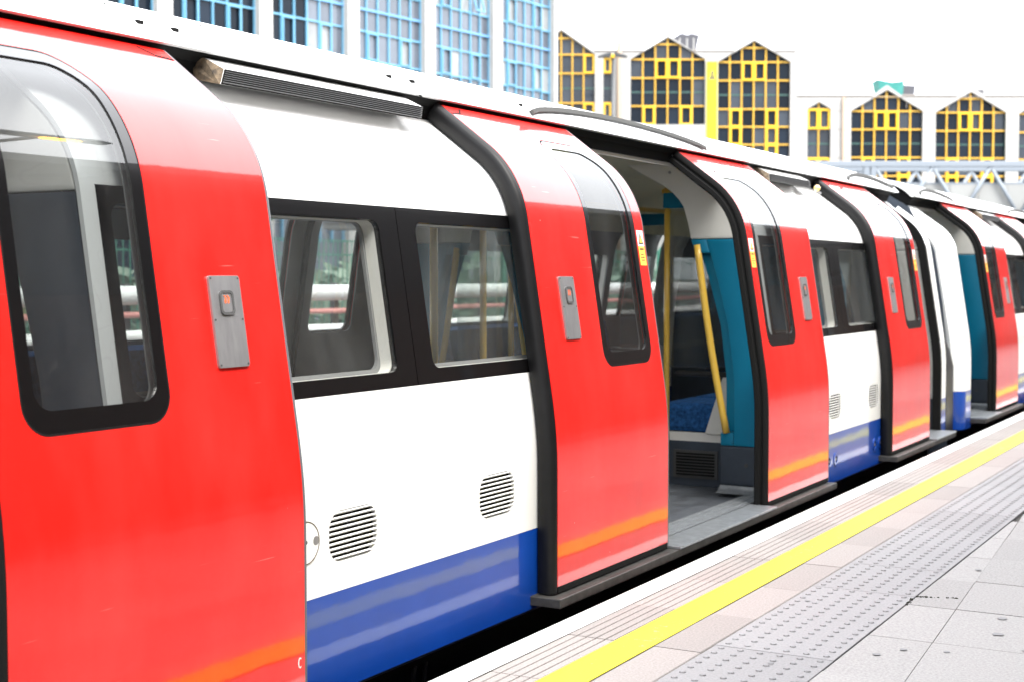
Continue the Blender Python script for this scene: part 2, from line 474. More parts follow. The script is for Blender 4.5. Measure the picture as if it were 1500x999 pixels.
# ---- door leaf: width w, window and panel placed from the leading edge
LW = 1.035
def door_leaf(kind, S, parent, mirror=False, closed=False):
    """kind 'A' leads with its right (far) edge, 'B' leads with its left (near) edge; y from 0 to LW"""
    fy = (lambda y: y) if kind == 'A' else (lambda y: LW - y)
    def RRn(y0, y1, *a, **k):
        p, q = sorted((fy(y0), fy(y1))); return rr(p, q, *a, **k)
    def RC(y0, y1, z0, z1):
        p, q = sorted((fy(y0), fy(y1))); return rect(p, q, z0, z1)
    wa, wb = 0.478, 0.945           # window outer, measured from the trailing edge
    zt = 1.777
    hole = RRn(wa, wb, 0.855, zt, 0.075, rt=0.11, n=8)
    leaf = link("door_leaf", sheet(S, [rect(0.006, LW-0.006, 0.07, 1.868), hole], 0.035), RED, parent)
    inn = RRn(wa+0.04, wb-0.04, 0.912, zt-0.035, 0.05, rt=0.085, n=8)
    link("inner_panel", sheet(Surf(0.0355, mirror), [rect(0.008, LW-0.008, 0.075, 1.855), RRn(wa+0.03, wb-0.03, 0.90, zt-0.03, 0.05, rt=0.085, n=8)], 0.004), GREYL, leaf)
    ho = RRn(wa+0.0052, wb-0.0052, 0.8602, zt-0.0052, 0.0703, rt=0.1053, n=8)
    link("window_gasket", sheet(S, [RRn(wa+0.001, wb-0.001, 0.856, zt-0.001, 0.0745, rt=0.1095, n=8), ho], 0.010), BLACK, leaf)
    ho = RRn(wa+0.0055, wb-0.0055, 0.8605, zt-0.0055, 0.070, rt=0.105, n=8)
    link("window_border", sheet(S, [ho, inn], 0.012), BORDER, leaf)
    link("window_pane", sheet(Surf(0.004, mirror), [RRn(wa+0.039, wb-0.039, 0.911, zt-0.034, 0.05, rt=0.085, n=8)], 0.0), GLASS, leaf)
    # edge trims
    lip = [(-0.006, 0.002), (0.0, -0.001), (0.006, 0.0015), (0.006, 0.045), (-0.006, 0.045)]
    rub = [(0.004, 0.001), (-0.010, 0.003), (-0.022, 0.012), (-0.027, 0.028), (-0.024, 0.055), (-0.012, 0.074), (0.004, 0.074)]
    seal = [(0.005, 0.000), (-0.004, 0.002), (-0.010, 0.012), (-0.010, 0.026), (-0.002, 0.032), (-0.002, 0.040), (-0.014, 0.046), (-0.014, 0.066), (-0.004, 0.074), (0.005, 0.074)]
    if kind == 'A':
        link("rubber_edge", strip(S, rub, 0.0, 0.045, 1.875), RUBBER, leaf)
        link("edge_lip", strip(S, lip, LW, 0.05, 1.868), EDGE, leaf)
    else:
        link("rubber_seal", strip(S, seal, 0.0, 0.04, 1.875), BLACK, leaf)
        link("edge_lip", strip(S, lip, LW, 0.05, 1.868), EDGE, leaf)
    # black bottom runner under the leaf
    link("bottom_runner", sheet(S, [rect(0.01, LW-0.01, 0.045, 0.0695)], 0.03), BLACK, leaf)
    if mirror: return leaf
    # push-button plate
    Sp = Surf(-0.007)
    plate = link("button_plate", sheet(Sp, [RRn(0.172, 0.293, 0.977, 1.215, 0.008, n=3)], 0.007), STEEL, leaf)
    link("button_surround", sheet(Surf(-0.0115), [RRn(0.208, 0.262, 1.112, 1.176, 0.013, n=4), RRn(0.2145, 0.2555, 1.1185, 1.1695, 0.009, n=4)], 0.0045), DSTEEL, leaf)
    link("push_button", sheet(Surf(-0.0095), [RRn(0.215, 0.255, 1.119, 1.169, 0.009, n=4)], 0.0025), STEEL, leaf)
    Sm = Surf(-0.0102)
    for dx in (-0.006, 0.006):
        yc = fy(0.235) + dx
        q = [(yc-0.0055, 1.1635), (yc-0.001, 1.1635), (yc+0.0055, 1.1555), (yc+0.002, 1.148), (yc+0.002, 1.142), (yc-0.003, 1.142), (yc-0.0035, 1.149), (yc+0.0005, 1.155)]
        link("arrow_mark", sheet(Sm, [q], 0.0005), ORANGE, leaf)
    for a in (0.179, 0.286):
        for b in (0.984, 1.100, 1.208):
            link("screw", sheet(Surf(-0.0085), [disc(fy(a), b, 0.003, 8)], 0.001), DSTEEL, leaf)
    # warning sticker beside the leading edge
    a0, a1 = (0.957, 1.018) if kind == 'A' else (0.957, 1.018)
    stk = link("warning_sticker", sheet(Surf(-0.001), [RC(a0, a1, 1.263, 1.345)], 0.0008), STICKY, leaf)
    link("warning_sticker", sheet(Surf(-0.001), [RC(a0, a1, 1.3455, 1.412)], 0.0008), STICKW, leaf)
    yc = (fy(a0)+fy(a1))/2
    link("hazard_triangle", sheet(Surf(-0.0016), [[(yc+0.024, 1.353), (yc, 1.405), (yc-0.024, 1.353)], [(yc+0.014, 1.3595), (yc, 1.390), (yc-0.014, 1.3595)]], 0.0005), INK, leaf)
    link("hazard_triangle", sheet(Surf(-0.0015), [[(yc+0.014, 1.3595), (yc, 1.390), (yc-0.014, 1.3595)]], 0.0004), STICKY, leaf)
    for k, (zz, wd) in enumerate(((1.332, 0.020), (1.309, 0.017), (1.297, 0.021), (1.285, 0.016))):
        hgt = 0.0045 if k == 0 else 0.0026
        yy = yc - wd; 
        while yy < yc + wd - 0.004:
            ww = random.uniform(0.004, 0.009)
            link("sticker_text", sheet(Surf(-0.0016), [rect(yy, min(yc+wd, yy+ww), zz-hgt, zz+hgt)], 0.0005), INK, leaf)
            yy += ww + 0.0025
    # corner tab at the top of the trailing edge
    q = [(fy(0.01), 1.832), (fy(0.075), 1.836), (fy(0.125), 1.860), (fy(0.115), 1.8635), (fy(0.071), 1.8415), (fy(0.01), 1.8375)]
    link("seam_line", sheet(Surf(-0.0008), [q], 0.0006), BLACK, leaf)
    return leaf

def place_leaf(src, y, parent):
    t = copy_tree(src, parent); t.location = (0, y, 0); return t

protoA = door_leaf('A', S0, car)
protoB = door_leaf('B', S0, car)
C = CAR_Y
# open doors, platform side (world y of the near edge)
A_POS = [C+0.748, C+5.512]
B_POS = [C-1.783, C+3.066]
A_POS += [C-4.10]
B_POS += [C-6.547]
protoA.location = (0, A_POS[0], 0); protoB.location = (0, B_POS[0], 0)
for y in A_POS[1:]: place_leaf(protoA, y, car)
for y in B_POS[1:]: place_leaf(protoB, y, car)
# small white letter in the bottom corner of the nearest leaf
cy, cz = LW-0.028, 0.150
q = [(cy + 0.0085*math.cos(R(a)), cz + 0.0150*math.sin(R(a))) for a in range(50, 311, 20)]
q += [(cy + 0.0050*math.cos(R(a)), cz + 0.0115*math.sin(R(a))) for a in range(310, 49, -20)]
link("letter_c", sheet(Surf(-0.0008), [q], 0.0006), WMARK, protoB)
# closed doors on the far side
farA = door_leaf('A', M0, car, mirror=True)
farB = door_leaf('B', M0, car, mirror=True)
fa = [C+2.425-LW, C-2.425-LW, C-6.70-LW/2]; fb = [C+2.425+0.004, C-2.425+0.004, C+6.70-LW/2]
farA.location = (0, fa[0], 0); farB.location = (0, fb[0], 0)
for y in fa[1:]: place_leaf(farA, y, car)
for y in fb[1:]: place_leaf(farB, y, car)

# ---- body bays
DW = 0.99                                    # half width of double doorway
BAYS = [(C, 1.36, (-0.412, 0.448), True), (C+4.795, 1.38, (-0.305, 0.547), False), (C-4.795, 1.38, (-0.547, 0.305), False)]
def louvre(S, yc, zc, parent):
    w, h = 0.122, 0.075
    hole = rr(yc-w, yc+w, zc-h, zc+h, 0.055, n=6)
    back = link("vent", sheet(Surf(BODY+0.02, S.m), [rr(yc-w-0.005, yc+w+0.005, zc-h-0.005, zc+h+0.005, 0.055)], 0.0), BLACK, parent)
    bm = bmesh.new(); n = 10
    for i in range(n):
        z = zc - h + (i+0.5)*2*h/n
        d = max(0, abs(z-zc) - (h-0.055)); cut = 0.055 - math.sqrt(max(0, 0.055**2 - d*d))
        a, b = yc-w+cut+0.001, yc+w-cut-0.001
        p = [(a, z-0.0046, 0.008), (b, z-0.0046, 0.008), (b, z+0.0022, -0.0025), (a, z+0.0022, -0.0025), (a, z+0.0050, 0.004), (b, z+0.0050, 0.004)]
        vs = [bm.verts.new(S.pt(y, zz, dd)) for y, zz, dd in p]
        vs2 = [bm.verts.new(S.pt(y, zz-0.003, dd+0.003)) for y, zz, dd in p]
        for q in ((0,1,2,3), (3,2,5,4)): bm.faces.new([vs[k] for k in q])
        for q in ((0,3,4), (1,5,2)): bm.faces.new([vs[k] for k in q])
    me = bpy.data.meshes.new("louvre"); bm.to_mesh(me); bm.free()
    link("louvre", me, WHITE, back)
    return hole

def bay(yc, hw, vents, central, S, parent):
    mir = S.m
    y0, y1 = yc-hw, yc+hw
    band = rect(y0+0.05, y1-0.05, Z_WIN0, Z_WIN1)
    holes = [band]
    if not mir:
        for v in vents: holes.append(louvre(S, yc+v, 0.449, parent))
    link("body_panel", sheet(S, [rect(y0, y1, Z_BLUE+0.001, Z_TOP)] + holes, 0.014), WHITE, parent)
    sk = link("skirt_panel", sheet(S, [rect(y0, y1, Z_SILL, Z_BLUE)], 0.03), BLUE, parent)
    for a, b, g0, g1 in ((y0+0.052, yc-0.002, yc-1.31, yc-0.105), (yc+0.002, y1-0.052, yc+0.105, yc+1.31)):
        g0 = max(g0, a+0.04); g1 = min(g1, b-0.04)
        w = link("side_window", sheet(S, [rect(a, b, Z_WIN0+0.002, Z_WIN1-0.002), rr(g0, g1, 0.912, 1.394, 0.035)], 0.02), BORDER, parent)
        link("window_pane", sheet(Surf(BODY+0.006, mir), [rr(g0-0.004, g1+0.004, 0.908, 1.398, 0.037)], 0.0), BGLASS, w)
        # inner reveal of the window, the white lining rolled towards the pane
        o, i = rr(g0-0.012, g1+0.012, 0.900, 1.406, 0.045), rr(g0+0.022, g1-0.022, 0.934, 1.372, 0.05)
        link("window_reveal", sheet(Surf(BODY+0.022, mir), [rr(g0-0.03, g1+0.03, 0.885, 1.42, 0.05), rr(g0, g1, 0.912, 1.394, 0.037)], 0.042), CREAM, w)
    # inner lining
    link("inner_lining", sheet(Surf(BODY+0.065, mir), [rect(y0+0.005, y1-0.005, 0.03, 1.60)] + [rr(a, b, 0.920, 1.386, 0.04) for a, b in ((max(yc-1.31, y0+0.092)+0.01, yc-0.115), (yc+0.115, min(yc+1.31, y1-0.092)-0.01))], 0.012), GREYL, parent)
    return sk

for yc, hw, vents, cen in BAYS:
    bay(yc, hw, vents, cen, SB, car)
    bay(yc, hw, vents, cen, MBS, car)

# round access port and lifting bosses
port = link("access_port", sheet(Surf(BODY-0.002), [disc(C-0.645, 0.453, 0.060, 28)], 0.002), WHITE, car)
link("port_ring", sheet(Surf(BODY-0.003), [disc(C-0.645, 0.453, 0.0625, 28), disc(C-0.645, 0.453, 0.0595, 28)], 0.003), RUST, port)
link("port_hole", sheet(Surf(BODY-0.0028), [disc(C-0.645, 0.455, 0.006, 12)], 0.0005), BLACK, port)
link("port_latch", sheet(Surf(BODY-0.0028), [rr(C-0.612, C-0.586, 0.441, 0.468, 0.012)], 0.0005), STEEL, port)
for k in (8.232, 8.372, 9.236, 9.368):
    b = link("jacking_boss", sheet(Surf(BODY-0.005), [disc(k, 0.125, 0.043, 20), disc(k, 0.125, 0.022, 20)], 0.005), BLUE, car)
    link("boss_socket", sheet(Surf(BODY-0.001), [disc(k, 0.125, 0.023, 16)], 0.0), BLACK, b)
    link("boss_bolt", sheet(Surf(BODY-0.003), [disc(k, 0.125, 0.009, 8)], 0.002), STEEL, b)

# ---- carriage ends: panels beyond the single doorways, curved inwards
for sgn in (1, -1):
    ya, yb = sorted((C + sgn*7.215, C + sgn*7.40))
    for S in (SB, MBS):
        link("end_panel", sheet(S, [rect(ya, yb, Z_BLUE+0.001, Z_TOP)], 0.04), WHITE, car)
        link("skirt_panel", sheet(S, [rect(ya, yb, Z_SILL-0.02, Z_BLUE)], 0.04), BLUE, car)
        # rolled corner
        for z0, z1, m in ((Z_BLUE+0.001, Z_TOP, WHITE), (Z_SILL-0.02, Z_BLUE, BLUE)):
            yo = C + sgn*7.40; rad = 0.10
            sec = [(sgn*rad*math.sin(R(a)), rad*(1-math.cos(R(a)))) for a in range(0, 91, 15)]
            sec += [(sgn*rad*math.sin(R(a))*0.7, 0.03 + rad*0.9*(1-math.cos(R(a)))+0.02) for a in range(90, -1, -30)]
            link("corner_panel", strip(S, sec, yo, z0, z1), m, car)
    # end wall
    ye = C + sgn*7.485
    q = [(-0.22, -0.3), (-0.22, 0.5), (-0.26, 1.0), (-0.33, 1.45), (-0.55, 1.80), (-0.85, 1.98), (-1.31, 2.03)]
    q = [(x, ye, z) for x, z in q] + [(-2.62-x, ye, z) for x, z in q[-2::-1]]
    MB().prism(q, (0, -sgn*0.06, 0)).build("end_wall", SLATE, car)
    # gap barrier straps between the carriages
    if sgn > 0:
        for k, (a, b) in enumerate(((7.515, 7.60), (7.61, 7.71), (7.72, 7.80), (7.81, 7.93))):
            MB().prism([(-0.20+0.02*k, C+a, -0.06), (-0.10-0.012*k, C+a, -0.06), (-0.10-0.012*k, C+a, 0.50), (-0.135-0.012*k, C+a, 0.74-0.03*k), (-0.20, C+a, 0.74-0.03*k)], (0, b-a, 0)).build("gap_barrier", VINYL, car)
    # rubber edge of the single doorway
    ye = C + sgn*7.195
    sec = [(-0.022, 0.0), (0.018, 0.0), (0.018, 0.06), (-0.022, 0.06)]
    if sgn > 0: link("doorway_seal", strip(Surf(0.068), sec, ye, 0.03, 1.85), BLACK, car)

# ---- roof panels with seams
RP = [(-0.485, 1.887), (-0.497, 1.903), (-0.515, 1.922), (-0.54, 1.944), (-0.57, 1.966), (-0.605, 1.986), (-0.645, 2.004), (-0.69, 2.020), (-0.75, 2.037), (-0.83, 2.054), (-0.92, 2.067), (-1.03, 2.077), (-1.15, 2.084), (-1.31, 2.087)]
def roof_pt(t):   # t: 0 edge .. arc fraction to the crown
    k = t*(len(RP)-1); i = min(int(k), len(RP)-2); f = k-i
    return (RP[i][0]+(RP[i+1][0]-RP[i][0])*f, RP[i][1]+(RP[i+1][1]-RP[i][1])*f)
full = RP + [(-2.62-x, z) for x, z in RP[-2::-1]]
def roof_panel(y0, y1):
    bm = bmesh.new()
    inner = [(-1.31+(x+1.31)*0.965, z-(0.004 if i in (0, len(full)-1) else 0.022)) for i, (x, z) in enumerate(full)]
    sec = full + inner[::-1]
    a = [bm.verts.new((x, y0, z)) for x, z in sec]; b = [bm.verts.new((x, y1, z)) for x, z in sec]
    n = len(sec)
    for k in range(n):
        f = bm.faces.new((a[k], a[(k+1) % n], b[(k+1) % n], b[k])); f.smooth = True
    bm.faces.new(a); bm.faces.new(b[::-1])
    bmesh.ops.recalc_face_normals(bm, faces=bm.faces[:])
    me = bpy.data.meshes.new("roof_panel"); bm.to_mesh(me); bm.free()
    me.set_sharp_from_angle(angle=R(35))
    return link("roof_panel", me, ROOFW, car)
seams = [C-7.50, C-4.55, C+0.585, C+5.13, C+7.50]
for a, b in zip(seams[:-1], seams[1:]):
    p = roof_panel(a+0.005, b-0.005)
    # rivets
    bm = bmesh.new()
    y = a+0.08
    while y < b:
        for (x, z) in (roof_pt(0.40),):
            bmesh.ops.create_uvsphere(bm, u_segments=6, v_segments=4, radius=0.006, matrix=Matrix.Translation((x, y, z+0.001)) @ Matrix.Diagonal((1, 1, .5, 1)))
        y += 0.20
    me = bpy.data.meshes.new("rivets"); bm.to_mesh(me); bm.free()
    link("rivet_row", me, DSTEEL, p)
    for yy in [q for q in (3.05, 3.196, 4.309, 4.462, 5.29, 8.95, 9.10, -0.2, -0.35) if a <= q < b]:
        x, z = roof_pt(0.215)
        MB().box(x-0.006, x+0.007, yy-0.012, yy+0.012, z-0.006, z+0.006).build("roof_latch", BLACK, p)
# dark seam strips (joint cover underneath)
for s in seams[1:-1]:
    bm = bmesh.new()
    vs = [[bm.verts.new((x, s+dy, z-0.008)) for x, z in full] for dy in (-0.01, 0.01)]
    for k in range(len(full)-1): bm.faces.new((vs[0][k], vs[0][k+1], vs[1][k+1], vs[1][k]))
    me = bpy.data.meshes.new("j"); bm.to_mesh(me); bm.free(); link("roof_joint", me, BLACK, car)
# drip rails over the doorways
def drip(y0, y1):
    pts = []
    n = 26
    for i in range(n+1):
        f = i/n; y = y0+(y1-y0)*f
        t = 0.075 + 0.235*max(0.0, math.sin(math.pi*f))**0.6
        x, z = roof_pt(t); pts.append((x+0.004, y, z+0.004))
    bm = bmesh.new(); rings = []
    for i, p in enumerate(pts):
        w = 0.013
        rings.append([bm.verts.new((p[0]+a, p[1], p[2]+b)) for a, b in ((0.010, -0.008), (0.016, -0.003), (0.010, 0.017), (-0.012, 0.008))])
    for a, b in zip(rings[:-1], rings[1:]):
        for k in range(4): f = bm.faces.new((a[k], a[(k+1) % 4], b[(k+1) % 4], b[k]))
    bm.faces.new(rings[0]); bm.faces.new(rings[-1][::-1])
    bmesh.ops.recalc_face_normals(bm, faces=bm.faces[:])
    me = bpy.data.meshes.new("drip"); bm.to_mesh(me); bm.free()
    return link("drip_rail", me, MATS["rail_grey"], car)
mat("rail_grey", (0.06, 0.06, 0.058), rough=0.7, spec=0.2)
for yc, hw in ((C+2.425, 0.98), (C-2.425, 0.98), (C+6.72, 0.60), (C-6.72, 0.60)):
    drip(yc-hw, yc+hw)

# door-gear channel under the roof edge (dark)
for mx in (1, -1):
    q = [(-0.505, 1.882), (-0.56, 1.935), (-0.70, 1.985), (-0.78, 1.93), (-0.66, 1.84), (-0.565, 1.815), (-0.545, 1.86)]
    if mx < 0: q = [(-2.62-x, z) for x, z in q]
    MB().prism([(x, C-7.44, z) for x, z in q], (0, 14.88, 0)).build("door_gear_channel", BLACK, car)

# air grilles below the roof edge
def air_grille(y0, y1):
    # box standing proud of the upper body between the doors
    o = Vector((-0.470, 0, 1.842)); d = Vector((0.079, 0, -0.058)); nrm = Vector((0.592, 0, 0.806))
    sec = [(-0.595, 1.862), (-0.515, 1.872), (-0.440, 1.8335), (-0.424, 1.7825), (-0.429, 1.783), (-0.56, 1.811)]
    w = MB().prism([(x, y0+0.035*(0 if i not in (3, 4) else -1), z) for i, (x, z) in enumerate(sec)], (0, y1-y0, 0)).build("air_grille", WHITE, car)
    e = [(x*1.0, y0-0.004+0.035*(0 if i not in (3, 4) else -1), z) for i, (x, z) in enumerate(sec)]
    MB().prism(e, (0, 0.003, 0)).build("grille_end", RUST, w)
    bm = bmesh.new()
    top = Vector((-0.440, 0, 1.8325)); bot = Vector((-0.424, 0, 1.7830)); nn = Vector((0.932, 0, 0.362))
    q = [top+nn*0.0015, bot+nn*0.0015]
    MB().poly([(q[0].x, y0, q[0].z), (q[0].x, y1, q[0].z), (q[1].x, y1-0.035, q[1].z), (q[1].x, y0-0.035, q[1].z)]).build("grille_back", BLACK, w)
    for i in range(7):
        f = (i+0.62)/7.2
        p = top.lerp(bot, f); sh = -0.035*f
        a, b = p+nn*0.0008, p+nn*0.0075
        dd = (bot-top).normalized()*0.0011
        for k in (0,):
            vs = [bm.verts.new((v.x, yy, v.z)) for v, yy in ((a-dd, y0+sh+.002), (a-dd, y1+sh-.002), (b-dd, y1+sh-.002), (b-dd, y0+sh+.002), (a+dd, y0+sh+.002), (a+dd, y1+sh-.002), (b+dd, y1+sh-.002), (b+dd, y0+sh+.002))]
            for qd in ((0,1,2,3), (7,6,5,4), (3,2,6,7), (0,4,5,1), (0,3,7,4), (1,5,6,2)): bm.faces.new([vs[m] for m in qd])
    me = bpy.data.meshes.new("slats"); bm.to_mesh(me); bm.free()
    link("grille_slats", me, MATS["slat_grey"], w)
    return w
mat("slat_grey", (0.022, 0.021, 0.02), rough=0.5, var=0.2, var_scale=20)
air_grille(C-0.56, C+0.52)
g2 = air_grille(C+4.30, C+5.07)
air_grille(C-5.07, C-4.30)
# amber indicator lamp on the farther grille
lp = MB()
lp.tube([(-0.335, 8.80, 1.752), (-0.335, 8.845, 1.745)], 0.006, 8)
lamp = MB(); bmesh.ops.create_uvsphere(lamp.bm, u_segments=14, v_segments=10, radius=0.021, matrix=Matrix.Translation((-0.345, 8.80, 1.775)))
lo = lamp.build("indicator_lamp", LAMPM, car)
for f in lo.data.polygons: f.use_smooth = True
lp.build("lamp_bracket", STEEL, lo)

# ---- door sills / ledges
def ledge(y0, y1, m0, m1):
    # whole run carries the open leaves; middle stretch is the tread
    l = MB().box(-0.10, 0.045, y0, y1, 0.004, 0.040, 0.004).build("door_ledge", LEDGE, car)
    MB().box(-0.095, 0.052, m0, m1, 0.0405, 0.052, 0.002).build("sill_edge", TREAD, l)
    return l
ledge(C+0.69, C+4.12, C+1.80, C+3.06)
ledge(C-4.12, C-0.69, C-3.06, C-1.80)
ledge(C+5.47, C+7.21, C+6.56, C+7.20)
ledge(C-7.21, C-5.47, C-7.20, C-6.56)

# ---- underframe
MB().box(-2.40, -0.22, C-7.3, C+7.3, -0.30, -0.03).build("underframe", UNDER, car)
for k, (a, b, zz) in enumerate(((-6.6, -5.2, -0.66), (-3.6, -2.2, -0.6), (-1.8, 0.2, -0.62), (0.6, 2.6, -0.55), (3.2, 3.9, -0.66), (5.2, 6.6, -0.66))):
    MB().box(-2.2, -0.30, C+a, C+b, zz, -0.302, 0.02).build("equipment_case", UNDER, car)
for y in (3.95, 4.02):
    MB().tube([(-0.20, y, -0.62), (-0.20, y, -0.18), (-0.215, y+0.03, -0.12), (-0.26, y+0.12, -0.09)], 0.009, 8).build("conduit", DSTEEL, car)

# ---- interior
MB().box(-2.52, -0.10, C-7.40, C+7.40, -0.028, 0.030).build("carriage_floor", FLOOR, car)
# tread plates at each doorway with ribs
def tread(y0, y1):
    t = MB().box(-0.23, -0.10, y0, y1, 0.0305, 0.052).build("tread_plate", TREAD, car)
    bm = bmesh.new()
    for i in range(3):
        x = -0.215+0.04*i
        y = y0+0.02
        while y < y1-0.03:
            vs = [bm.verts.new(p) for p in ((x, y, 0.0525), (x+0.02, y, 0.0525), (x+0.02, y+0.022, 0.0525), (x, y+0.022, 0.0525), (x+0.01, y+0.011, 0.0565))]
            for q in ((0,1,4), (1,2,4), (2,3,4), (3,0,4)): bm.faces.new([vs[k] for k in q])
            y += 0.034
    me = bpy.data.meshes.new("studs"); bm.to_mesh(me); bm.free(); link("tread_studs", me, TREAD, t)
for yc, hw in ((C+2.425, DW), (C-2.425, DW), (C+6.70, 0.50), (C-6.70, 0.50)): tread(yc-hw, yc+hw)

INNER = [(-0.395, 0.03), (-0.395, 0.66), (-0.43, 0.95), (-0.50, 1.20), (-0.575, 1.42), (-0.59, 1.50), (-0.62, 1.60), (-0.665, 1.665), (-0.735, 1.715), (-0.81, 1.757), (-0.89, 1.800), (-0.97, 1.845)]
OUT_S = Surf(0.10)
def in_x(z): return float(np.interp(z, [p[1] for p in INNER], [p[0] for p in INNER]))
def out_x(z): return OUT_S.pt(0, min(z, 1.80))[0] if z <= 1.80 else OUT_S.pt(0, 1.80)[0] - (z-1.80)*1.33
def reveal(y, face, far, parent, pale=False, m=None):
    """door pillar lining across the carriage at a doorway edge; face = -1 looks to -y"""
    sx = (lambda x: -2.62-x) if far else (lambda x: x)
    m = m or TEAL
    def slab(z0, z1, mm, name, par, f0=0.0, f1=1.0, y0=0.0, y1=0.10):
        zs = sorted(set([z0, z1] + [k*0.04 for k in range(1, 50) if z0 < k*0.04 < z1]))
        A = [(out_x(z)*(1-f0)+in_x(z)*f0, z) for z in zs]; B = [(out_x(z)*(1-f1)+in_x(z)*f1, z) for z in zs]
        pts = A + B[::-1]
        bm = bmesh.new()
        rows = []
        for yy in (y - face*y0, y - face*y1):
            rows.append(([bm.verts.new((sx(x), yy, z)) for x, z in A], [bm.verts.new((sx(x), yy, z)) for x, z in B]))
        (a0, b0), (a1, b1) = rows
        for k in range(len(zs)-1):
            bm.faces.new((a0[k], b0[k], b0[k+1], a0[k+1])); bm.faces.new((a1[k], a1[k+1], b1[k+1], b1[k]))
            bm.faces.new((a0[k], a0[k+1], a1[k+1], a1[k])); bm.faces.new((b0[k], b1[k], b1[k+1], b0[k+1]))
        bm.faces.new((a0[0], a1[0], b1[0], b0[0])); bm.faces.new((a0[-1], b0[-1], b1[-1], a1[-1]))
        bmesh.ops.recalc_face_normals(bm, faces=bm.faces[:])
        es = [e for e in bm.edges if e.calc_length() > 0 and len(e.link_faces) == 2 and e.calc_face_angle(0) > R(60)]
        bmesh.ops.bevel(bm, geom=es, offset=0.006, segments=2, affect='EDGES', profile=0.5)
        me = bpy.data.meshes.new(name); bm.to_mesh(me); bm.free()
        for f in me.polygons: f.use_smooth = True
        me.set_sharp_from_angle(angle=R(35))
        return link(name, me, mm, par)
    up = slab(1.423, 1.84, CREAM, "door_pillar", parent)
    if pale:
        slab(0.287, 1.420, CREAM, "pillar_panel", up)
        slab(0.055, 0.284, SLATE, "pillar_base", up)
        return up
    slab(0.302, 1.420, m, "pillar_panel", up, 0.0, 0.74)
    slab(1.345, 1.420, m, "pillar_panel", up, 0.742, 1.0)
    slab(0.302, 0.372, m, "pillar_panel", up, 0.742, 1.0)
    slab(0.374, 1.343, m, "pillar_recess", up, 0.742, 0.97, 0.06, 0.10)
    slab(0.088, 0.299, SLATE, "pillar_base", up, 0, 1, 0.004, 0.10)
    # kick plate flaring to the floor
    bm = bmesh.new(); rows = []
    for i in range(7):
        a = R(15*i); q = 0.075
        rows.append([bm.verts.new((sx(x), y + face*(0.004 + q*(1-math.cos(a))), 0.086 - 0.034*math.sin(a))) for x in (out_x(0.1), in_x(0.1))])
    for p, q in zip(rows[:-1], rows[1:]):
        f = bm.faces.new((p[0], p[1], q[1], q[0])); f.smooth = True
    me = bpy.data.meshes.new("kick"); bm.to_mesh(me); bm.free(); link("kick_plate", me, TREAD, up)
    for xx, zz, r, mm, nm in ((-0.245, 0.20, 0.011, DSTEEL, "base_lock"), (-0.70, 1.79, 0.008, STEEL, "pillar_screw")):
        MB().tube([(sx(xx), y+face*0.001, zz), (sx(xx), y+face*0.006, zz)], r, 12).build(nm, mm, up)
    path = [(sx(-0.362 - 0.176*f - 0.012*math.sin(math.pi*f)), y - face*0.005, 0.37 + 1.02*f) for f in [i/12 for i in range(13)]]
    MB().tube(path, 0.0195, 14).build("grab_rail", YELLOWP, up)
    return up
for yc, wn_, wf in ((C+2.425, 1.065, DW), (C-2.425, DW, 1.065)):
    for far in (False, True):
        reveal(yc+wf, -1, far, car, m=(SLATE if (yc < C and not far) else None)); reveal(yc-wn_, 1, far, car)
reveal(C+7.205, -1, False, car, pale=True); reveal(C+6.175, 1, False, car, pale=True)
reveal(C-7.205, 1, False, car); reveal(C-6.175, -1, False, car)

# ceiling: coved cream sides and grey middle
cv = [(-0.50, 1.55), (-0.53, 1.66), (-0.60, 1.76), (-0.74, 1.85), (-0.93, 1.90)]
for mx in (0, 1):
    c2 = [(x if not mx else -2.62-x, z) for x, z in cv]
    bm = bmesh.new()
    a = [bm.verts.new((x, C-7.38, z)) for x, z in c2]; b = [bm.verts.new((x, C+7.38, z)) for x, z in c2]
    for k in range(len(c2)-1):
        f = bm.faces.new((a[k], a[k+1], b[k+1], b[k])); f.smooth = True
    me = bpy.data.meshes.new("cove"); bm.to_mesh(me); bm.free()
    if mx == 1: link("ceiling_cove", me, CEIL, car)
    else: bpy.data.meshes.remove(me)
# platform-side coves sit only above the seats, leaving the doorways open to the roof
for yc, hw, _, _ in BAYS:
    bm = bmesh.new()
    a = [bm.verts.new((x, yc-hw+0.02, z)) for x, z in cv]; b = [bm.verts.new((x, yc+hw-0.02, z)) for x, z in cv]
    for k in range(len(cv)-1):
        f = bm.faces.new((a[k], a[k+1], b[k+1], b[k])); f.smooth = True
    me = bpy.data.meshes.new("cove"); bm.to_mesh(me); bm.free(); link("ceiling_cove", me, CEIL, car)
MB().box(-1.70, -0.92, C-7.38, C+7.38, 1.902, 1.93).build("ceiling_panel", CEIL, car)
for yc, hw in ((C+2.425, DW), (C-2.425, DW), (C+6.70, 0.5), (C-6.70, 0.5)):
    MB().prism([(-0.58, yc-hw+.003, 1.80), (-0.58, yc-hw+.003, 1.855), (-0.92, yc-hw+.003, 1.925), (-0.92, yc-hw+.003, 1.90)], (0, 2*hw-.006, 0)).build("ceiling_panel", CREAM, car)

